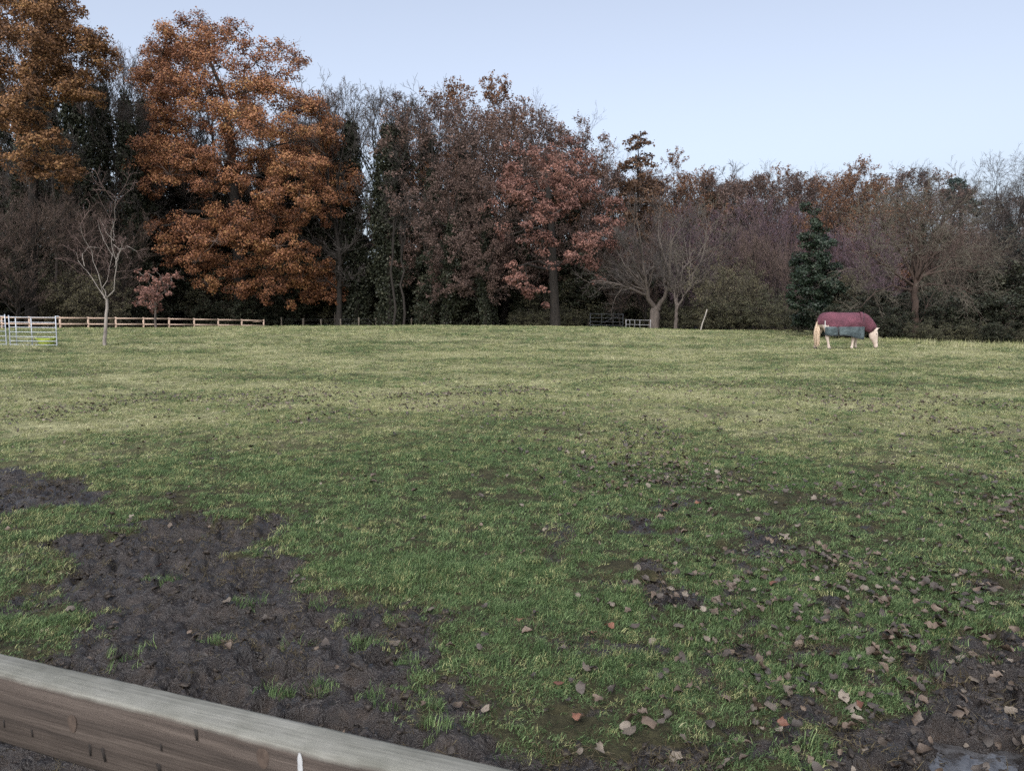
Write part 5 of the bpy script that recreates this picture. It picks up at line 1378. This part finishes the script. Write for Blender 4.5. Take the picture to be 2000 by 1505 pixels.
def field_points(g, r0, r1, dens, half=None):
    if half is None: half = R(72) if r1 <= 9.6 else R(48)
    area = half * (r1 * r1 - r0 * r0)
    n = int(area * dens)
    r_ = np.sqrt(g.uniform(r0 * r0, r1 * r1, n)); a = g.uniform(-half, half, n)
    return r_ * np.sin(a), r_ * np.cos(a)
g = np.random.default_rng(99)
kinds = {'lush': [], 'olive': [], 'straw': []}
for r0, r1, dens, sxy, sz in ((1.2, 5.0, 1900, 1.0, 1.0), (5.0, 9.0, 800, 1.3, 1.0), (9.0, 16.0, 420, 1.6, 0.95), (16.0, 30.0, 150, 2.5, 1.1), (30.0, 62.0, 40, 4.2, 1.4)):
    x, y = field_points(g, r0, r1, dens)
    if r0 > 25:
        k = sdf(np.stack([x, y], -1), EDGE) > 0.2; x, y = x[k], y[k]
    md_ = mud_at(x, y)
    clump = fbm(x * 4.5, y * 4.5, 3, 201); big = fbm(x * 1.1, y * 1.1, 3, 202)
    keep = (g.uniform(0, 1, len(x)) > md_ * 1.35 - 0.02) & (clump + 0.7 * big + g.normal(size=len(x)) * 0.2 > -0.36 - 0.2 * sm(6, 3.5, np.hypot(x, y)))
    x, y, clump, big = x[keep], y[keep], clump[keep], big[keep]; md_ = md_[keep]
    z = ground_z(x, y)
    dr = dryness(x, y) + 0.35 * md_ * 0.5 + g.normal(size=len(x)) * 0.24
    s = g.uniform(0.7, 1.3, len(x)); hs = np.clip(1 + 0.7 * clump + 0.35 * big, 0.45, 1.9) * g.uniform(0.75, 1.25, len(x))
    P = np.stack([x, y, z], -1)
    rot = np.stack([g.normal(size=len(x)) * 0.18, g.normal(size=len(x)) * 0.18, g.uniform(0, 6.28, len(x))], -1)
    scl = np.stack([s * sxy, s * sxy, hs * sz], -1)
    dd_ = np.hypot(x, y)
    kk_ = np.where(dr > 0.55 + 0.22 * sm(11, 5, dd_), 2, np.where(dr > 0.22 + 0.16 * sm(9, 4, dd_), 1, 0))
    for i_, nm in enumerate(('lush', 'olive', 'straw')):
        q = kk_ == i_
        kinds[nm].append((P[q], rot[q], scl[q]))
for nm, mat in (('lush', G_LUSH), ('olive', G_OLIVE), ('straw', G_STRAW)):
    P, rot, scl = (np.concatenate([q[i_] for q in kinds[nm]]) for i_ in range(3))
    src = [tuft('tuft', 500 + i_ + len(nm) * 7, 18, 0.038, 0.034 if nm != 'straw' else 0.032, 0.0014, mat, 1.6 if nm == 'straw' else 1.4) for i_ in range(5)]
    o = scatter({'lush': 'green_grass', 'olive': 'olive_grass', 'straw': 'dry_grass'}[nm], P, rot, scl, src)
    o['label'] = {'lush': 'short green pasture grass with trampled gaps', 'olive': 'olive green grazed pasture grass', 'straw': 'dry straw coloured grass mixed into the pasture'}[nm]
    o['category'] = 'grass'

# rank dry grass at the foot of the hedge
n_ = 420
hx = g.uniform(1520, 2080, n_); hd = np.interp(hx, [1520, 1640, 1780, 1850, 2080], [47, 38.5, 34, 31.5, 29.5]) + g.normal(size=n_) * 0.5
x = ray(hx, np.full(n_, YH))[0] * hd; y = hd
o = scatter('rank_grass', np.stack([x, y, ground_z(x, y)], -1), np.stack([g.normal(size=n_) * 0.2, g.normal(size=n_) * 0.2, g.uniform(0, 6.28, n_)], -1),
            np.stack([g.uniform(3, 6, n_)] * 2 + [g.uniform(4, 13, n_) * (0.5 + 0.5 * sm(1700, 1950, hx))], -1), [tuft('tuft', 540 + i_, 16, 0.05, 0.034, 0.0012, G_OLIVE if i_ % 2 else G_STRAW, 0.6) for i_ in range(4)])
o['label'] = 'rank tawny grass along the foot of the hedge'; o['category'] = 'grass'
x, y = field_points(g, 1.2, 9.0, 520)
md_ = mud_at(x, y)
cl = fbm(x * 3.1, y * 3.1, 3, 211) + 0.5 * fbm(x * 11, y * 11, 2, 212)
q = (md_ > 0.10) & (cl + g.normal(size=len(x)) * 0.2 > 0.12 - 0.35 * (md_ < 0.7))
x, y = x[q], y[q]; n_ = len(x)
G_TRAMP = grass_mat('grass_trampled', (0.03, 0.024, 0.015), (0.075, 0.06, 0.034), (0.15, 0.125, 0.07))
o = scatter('trampled_grass', np.stack([x, y, ground_z(x, y) + 0.004], -1), np.stack([g.normal(size=n_) * 0.5, g.normal(size=n_) * 0.5, g.uniform(0, 6.28, n_)], -1),
            np.stack([g.uniform(0.6, 1.3, n_)] * 2 + [g.uniform(0.3, 0.8, n_)], -1), [tuft('tuft', 560 + i_, 9, 0.045, 0.05, 0.0015, G_TRAMP, 2.2) for i_ in range(5)])
o['label'] = 'brown grass trampled into the churned mud'; o['category'] = 'grass'
def clod(seed):
    g_ = np.random.default_rng(seed)
    t_ = (1 + 5 ** 0.5) / 2
    V = nrm(np.array([(-1, t_, 0), (1, t_, 0), (-1, -t_, 0), (1, -t_, 0), (0, -1, t_), (0, 1, t_), (0, -1, -t_), (0, 1, -t_), (t_, 0, -1), (t_, 0, 1), (-t_, 0, -1), (-t_, 0, 1)], float))
    F = np.array([(0, 11, 5), (0, 5, 1), (0, 1, 7), (0, 7, 10), (0, 10, 11), (1, 5, 9), (5, 11, 4), (11, 10, 2), (10, 7, 6), (7, 1, 8), (3, 9, 4), (3, 4, 2), (3, 2, 6), (3, 6, 8), (3, 8, 9), (4, 9, 5), (2, 4, 11), (6, 2, 10), (8, 6, 7), (9, 8, 1)])
    V = V * g_.uniform(0.3, 1.4, (12, 1)) * np.array([1, g_.uniform(0.6, 1), g_.uniform(0.4, 0.7)])
    mb = MB(); mb.add(V, F); return bpy.data.objects.new('mud_clod', mb.mesh('mud_clod', CLOD_MAT, False))
CLOD_MAT = simple_mat('wet_clod', (0.013, 0.0105, 0.009), (0.042, 0.033, 0.026), 2.0, 0.6, None, 0.0, 0.0, 0.3)
x, y = field_points(g, 1.2, 9.5, 900)
md_ = mud_at(x, y)
cl = fbm(x * 2.3, y * 2.3, 3, 221) + 0.6 * fbm(x * 8, y * 8, 2, 222)
q = (md_ > 0.06) & (cl + g.normal(size=len(x)) * 0.3 + 0.25 * (md_ < 0.8) > 0.10)
x, y = x[q], y[q]; n_ = len(x)
sz_ = 0.006 + 0.020 * g.uniform(0, 1, n_) ** 3.5
o = scatter('mud_clods', np.stack([x, y, ground_z(x, y) + 0.001], -1), g.uniform(0, 6.28, (n_, 3)) * np.array([0.06, 0.06, 1]), sz_[:, None] * g.uniform(0.7, 1.4, (n_, 3)), [clod(620 + i_) for i_ in range(7)])
o['label'] = 'small wet clods churned up over the mud'; o['category'] = 'mud'
# a few green tufts surviving in the mud
tp_ = []
for px, py in ((632, 1330), (740, 1360), (640, 1180), (560, 1340), (860, 1420), (700, 1250), (480, 1180), (320, 1130), (1840, 1310), (1560, 1480), (250, 1290), (420, 1240), (600, 1240), (790, 1300)):
    c_ = on_plane(np.array([float(px)]), np.array([float(py)]), 0.0)[0]
    for k_ in range(int(g.integers(4, 14))): tp_.append((c_[0] + g.normal() * 0.045, c_[1] + g.normal() * 0.04))
tp_ = np.array(tp_); n_ = len(tp_)
o = scatter('mud_tuft_grass', np.stack([tp_[:, 0], tp_[:, 1], ground_z(tp_[:, 0], tp_[:, 1])], -1), np.stack([g.normal(size=n_) * 0.2, g.normal(size=n_) * 0.2, g.uniform(0, 6.28, n_)], -1),
            np.stack([g.uniform(0.8, 1.2, n_)] * 2 + [g.uniform(0.9, 1.9, n_)], -1), [tuft('tuft', 580 + i_, 14, 0.03, 0.05, 0.0016, G_LUSH, 0.7) for i_ in range(4)])
o['label'] = 'green tufts surviving in the churned mud'; o['category'] = 'grass'

# ================================================================== FALLEN LEAVES
def leaf_litter_mat(name, c1, c2):
    m, n, l, bs = new_mat(name)
    tc = n.new('ShaderNodeTexCoord'); t1 = noise(n, l, 35, 4, 0.6, tc.outputs['Object']); oi = n.new('ShaderNodeObjectInfo')
    ad = n.new('ShaderNodeMath'); ad.operation = 'MULTIPLY_ADD'; l.new(oi.outputs['Random'], ad.inputs[0]); ad.inputs[1].default_value = 0.5
    mu = n.new('ShaderNodeMath'); mu.operation = 'MULTIPLY'; mu.inputs[1].default_value = 0.6; l.new(t1.outputs[0], mu.inputs[0]); l.new(mu.outputs[0], ad.inputs[2])
    r = ramp(n, [(0.2, c1), (0.75, c2)]); l.new(ad.outputs[0], r.inputs[0]); l.new(r.outputs[0], bs.inputs['Base Color'])
    bs.inputs['Roughness'].default_value = 0.5; bs.inputs['Specular IOR Level'].default_value = 0.4
    bump(n, l, t1.outputs[0], 0.4, 0.003, bs)
    return m
LM = {'pale': leaf_litter_mat('leaf_pale', (0.06, 0.049, 0.038), (0.17, 0.142, 0.112)),
      'brown': leaf_litter_mat('leaf_litter_brown', (0.042, 0.031, 0.023), (0.108, 0.079, 0.058)),
      'orange': leaf_litter_mat('leaf_litter_orange', (0.085, 0.036, 0.024), (0.175, 0.078, 0.046)),
      'dark': leaf_litter_mat('leaf_litter_dark', (0.02, 0.0165, 0.0135), (0.056, 0.045, 0.037))}
def leaf_mesh(seed, mat, lobed):
    g = np.random.default_rng(seed)
    nseg = 7
    u = np.linspace(0, 1, nseg)
    wd = np.sin(u ** 0.8 * math.pi) * 0.36 + 0.02
    wd = wd * g.uniform(0.75, 1.25)
    if lobed: wd = wd * (1 + 0.2 * np.cos(u * 18 + g.uniform(0, 6)))
    wd[0] = 0.015; wd[-1] = 0.01
    curl = g.uniform(0.2, 1.1) * g.choice([-1, 1], p=[0.4, 0.6]); cup = g.uniform(-0.5, 1.1); tw = g.uniform(-1.1, 1.1)
    mid = np.stack([u - 0.5, 0.04 * np.sin(u * 4 + g.uniform(0, 6)), curl * (u - 0.5) ** 2 * 0.9], -1)
    a = tw * (u - 0.5)
    le = mid + np.stack([np.zeros(nseg), wd * np.cos(a), wd * cup + wd * np.sin(a)], -1)
    ri = mid + np.stack([np.zeros(nseg), -wd * np.cos(a), wd * cup * g.uniform(0.3, 1.2) - wd * np.sin(a)], -1)
    le += g.normal(size=le.shape) * 0.045; ri += g.normal(size=ri.shape) * 0.045; mid[1:-1] += g.normal(size=(nseg - 2, 3)) * 0.03
    V = np.concatenate([le, mid, ri])
    F = [[i, i + 1, i + 8, i + 7] for i in range(6)] + [[i + 7, i + 8, i + 15, i + 14] for i in range(6)]
    mb = MB(); mb.add(V, np.array(F)); return mb
LEAFME = {k: [leaf_mesh(600 + i * 3 + len(k), None, i % 2).mesh('fallen_leaf', LM[k], True) for i in range(5)] for k in LM}
LEAF_LAB = {'pale': 'curled pale greyish brown dead leaf lying on the grass', 'brown': 'dull brown dead leaf lying on the grass', 'orange': 'bright orange brown fallen leaf on the turf', 'dark': 'wet dark brown leaf pressed into the turf'}
g = np.random.default_rng(1234)
# hand-read leaves (picture points), then a scatter that is densest on the right
read = [(1505, 1388, 'pale', 1.3), (1268, 1412, 'brown', 1.5), (1230, 1440, 'pale', 1.2), (1272, 1470, 'pale', 1.1), (1320, 1475, 'pale', 1.3), (1125, 1405, 'orange', 1.0), (1092, 1345, 'orange', 1.0), (1145, 1320, 'pale', 1.1), (1030, 1240, 'brown', 1.2), (1160, 1235, 'orange', 1.1), (1190, 1222, 'orange', 1.2), (1098, 1272, 'pale', 1.1), (1015, 1213, 'orange', 0.8), (1310, 1158, 'pale', 1.2), (1335, 1180, 'pale', 1.1), (1245, 1107, 'pale', 1.2), (1310, 1105, 'pale', 0.9), (1510, 1150, 'orange', 1.2), (1530, 1050, 'pale', 1.4), (1480, 1017, 'pale', 1.1), (1560, 1195, 'pale', 1.2), (1570, 1310, 'brown', 1.2), (1535, 1365, 'pale', 1.1), (1530, 1418, 'orange', 0.9), (1680, 1380, 'orange', 0.9), (1740, 1295, 'pale', 1.0), (1810, 1338, 'pale', 1.1), (1440, 1140, 'pale', 1.0), (1220, 1168, 'brown', 1.0), (840, 1197, 'pale', 1.2), (893, 1365, 'brown', 1.1), (715, 937, 'pale', 1.2), (810, 967, 'brown', 1.3), (1130, 937, 'brown', 1.2), (310, 1107, 'orange', 0.9), (135, 1198, 'pale', 1.1), (810, 1057, 'pale', 1.0), (1020, 990, 'pale', 1.1), (1060, 1103, 'pale', 1.0), (1700, 1080, 'pale', 1.1), (1720, 1183, 'brown', 1.0), (1905, 1045, 'pale', 1.2), (1945, 1070, 'brown', 1.0), (1380, 1255, 'pale', .9), (1585, 1250, 'pale', 1.1), (1420, 1500, 'pale', 1.2)]
pts = []
for px, py, k, s in read:
    q = on_plane(np.array([float(px)]), np.array([float(py)]), 0.0)[0]; pts.append((q[0], q[1], k, s * 0.05))
while len(pts) < 290:
    x, y = (float(q[0]) for q in field_points(g, 2.2, 9.0, 1.0 / (R(43) * (81 - 4.84)) * 1.01))
    dens = 0.12 + 0.88 * float(sm(-0.6, 1.6, np.array(x)))
    dens *= 0.35 + 0.65 * float(sm(-0.15, 0.35, fbm(np.array([x * 0.9]), np.array([y * 0.9]), 3, 301)[0]))
    if abs(x) > y * 0.72 or g.uniform() > dens: continue
    pts.append((x, y, g.choice(['pale', 'brown', 'orange', 'dark'], p=[0.22, 0.43, 0.05, 0.30]), g.uniform(0.028, 0.06)))
for x, y, k, s in pts:
    me = LEAFME[k][g.integers(0, 5)]
    o = link(bpy.data.objects.new('fallen_leaf', me))
    o.location = (x, y, gz(x, y) + 0.020 + 0.10 * s); o.scale = (s, s, s)
    o.rotation_euler = (g.normal() * 0.35, g.normal() * 0.35, g.uniform(0, 6.28))
    tag(o, LEAF_LAB[k], 'leaf', {'pale': 'pale fallen leaves', 'brown': 'brown fallen leaves', 'orange': 'orange fallen leaves', 'dark': 'dark wet leaves'}[k])
# the many small ones further out
for k, nfar in (('pale', 800), ('brown', 3800), ('dark', 4200)):
    x, y = field_points(g, 2.3, 26.0, nfar / (R(43) * (676 - 25)) * 12.0)
    d = np.hypot(x, y)
    pr_ = (0.08 + 0.85 * sm(-0.3, 2.2, x) * sm(13, 6, d) + 0.35 * np.exp(-((d - 13.5) / 2.8) ** 2)) * (0.12 + 0.88 * sm(-0.05, 0.4, fbm(x * 0.7, y * 0.7, 3, 302))) * sm(27, 17, d)
    q = g.uniform(0, 1, len(x)) < pr_
    x, y = x[q], y[q]; n_ = len(x); s = 0.026 + 0.045 * g.uniform(0, 1, n_) ** 1.8
    P = np.stack([x, y, ground_z(x, y) + 0.026], -1)
    rot = np.stack([g.normal(size=n_) * 0.4, g.normal(size=n_) * 0.4, g.uniform(0, 6.28, n_)], -1)
    o = scatter(k + '_leaf_litter', P, rot, np.repeat(s[:, None], 3, 1), [bpy.data.objects.new('litter_leaf', m_) for m_ in LEAFME[k]])
    o['label'] = {'pale': 'pale dead leaves strewn far over the pasture', 'brown': 'brown dead leaves strewn far over the pasture', 'dark': 'dark wet leaves and clods strewn over the pasture'}[k]; o['category'] = 'leaf litter'
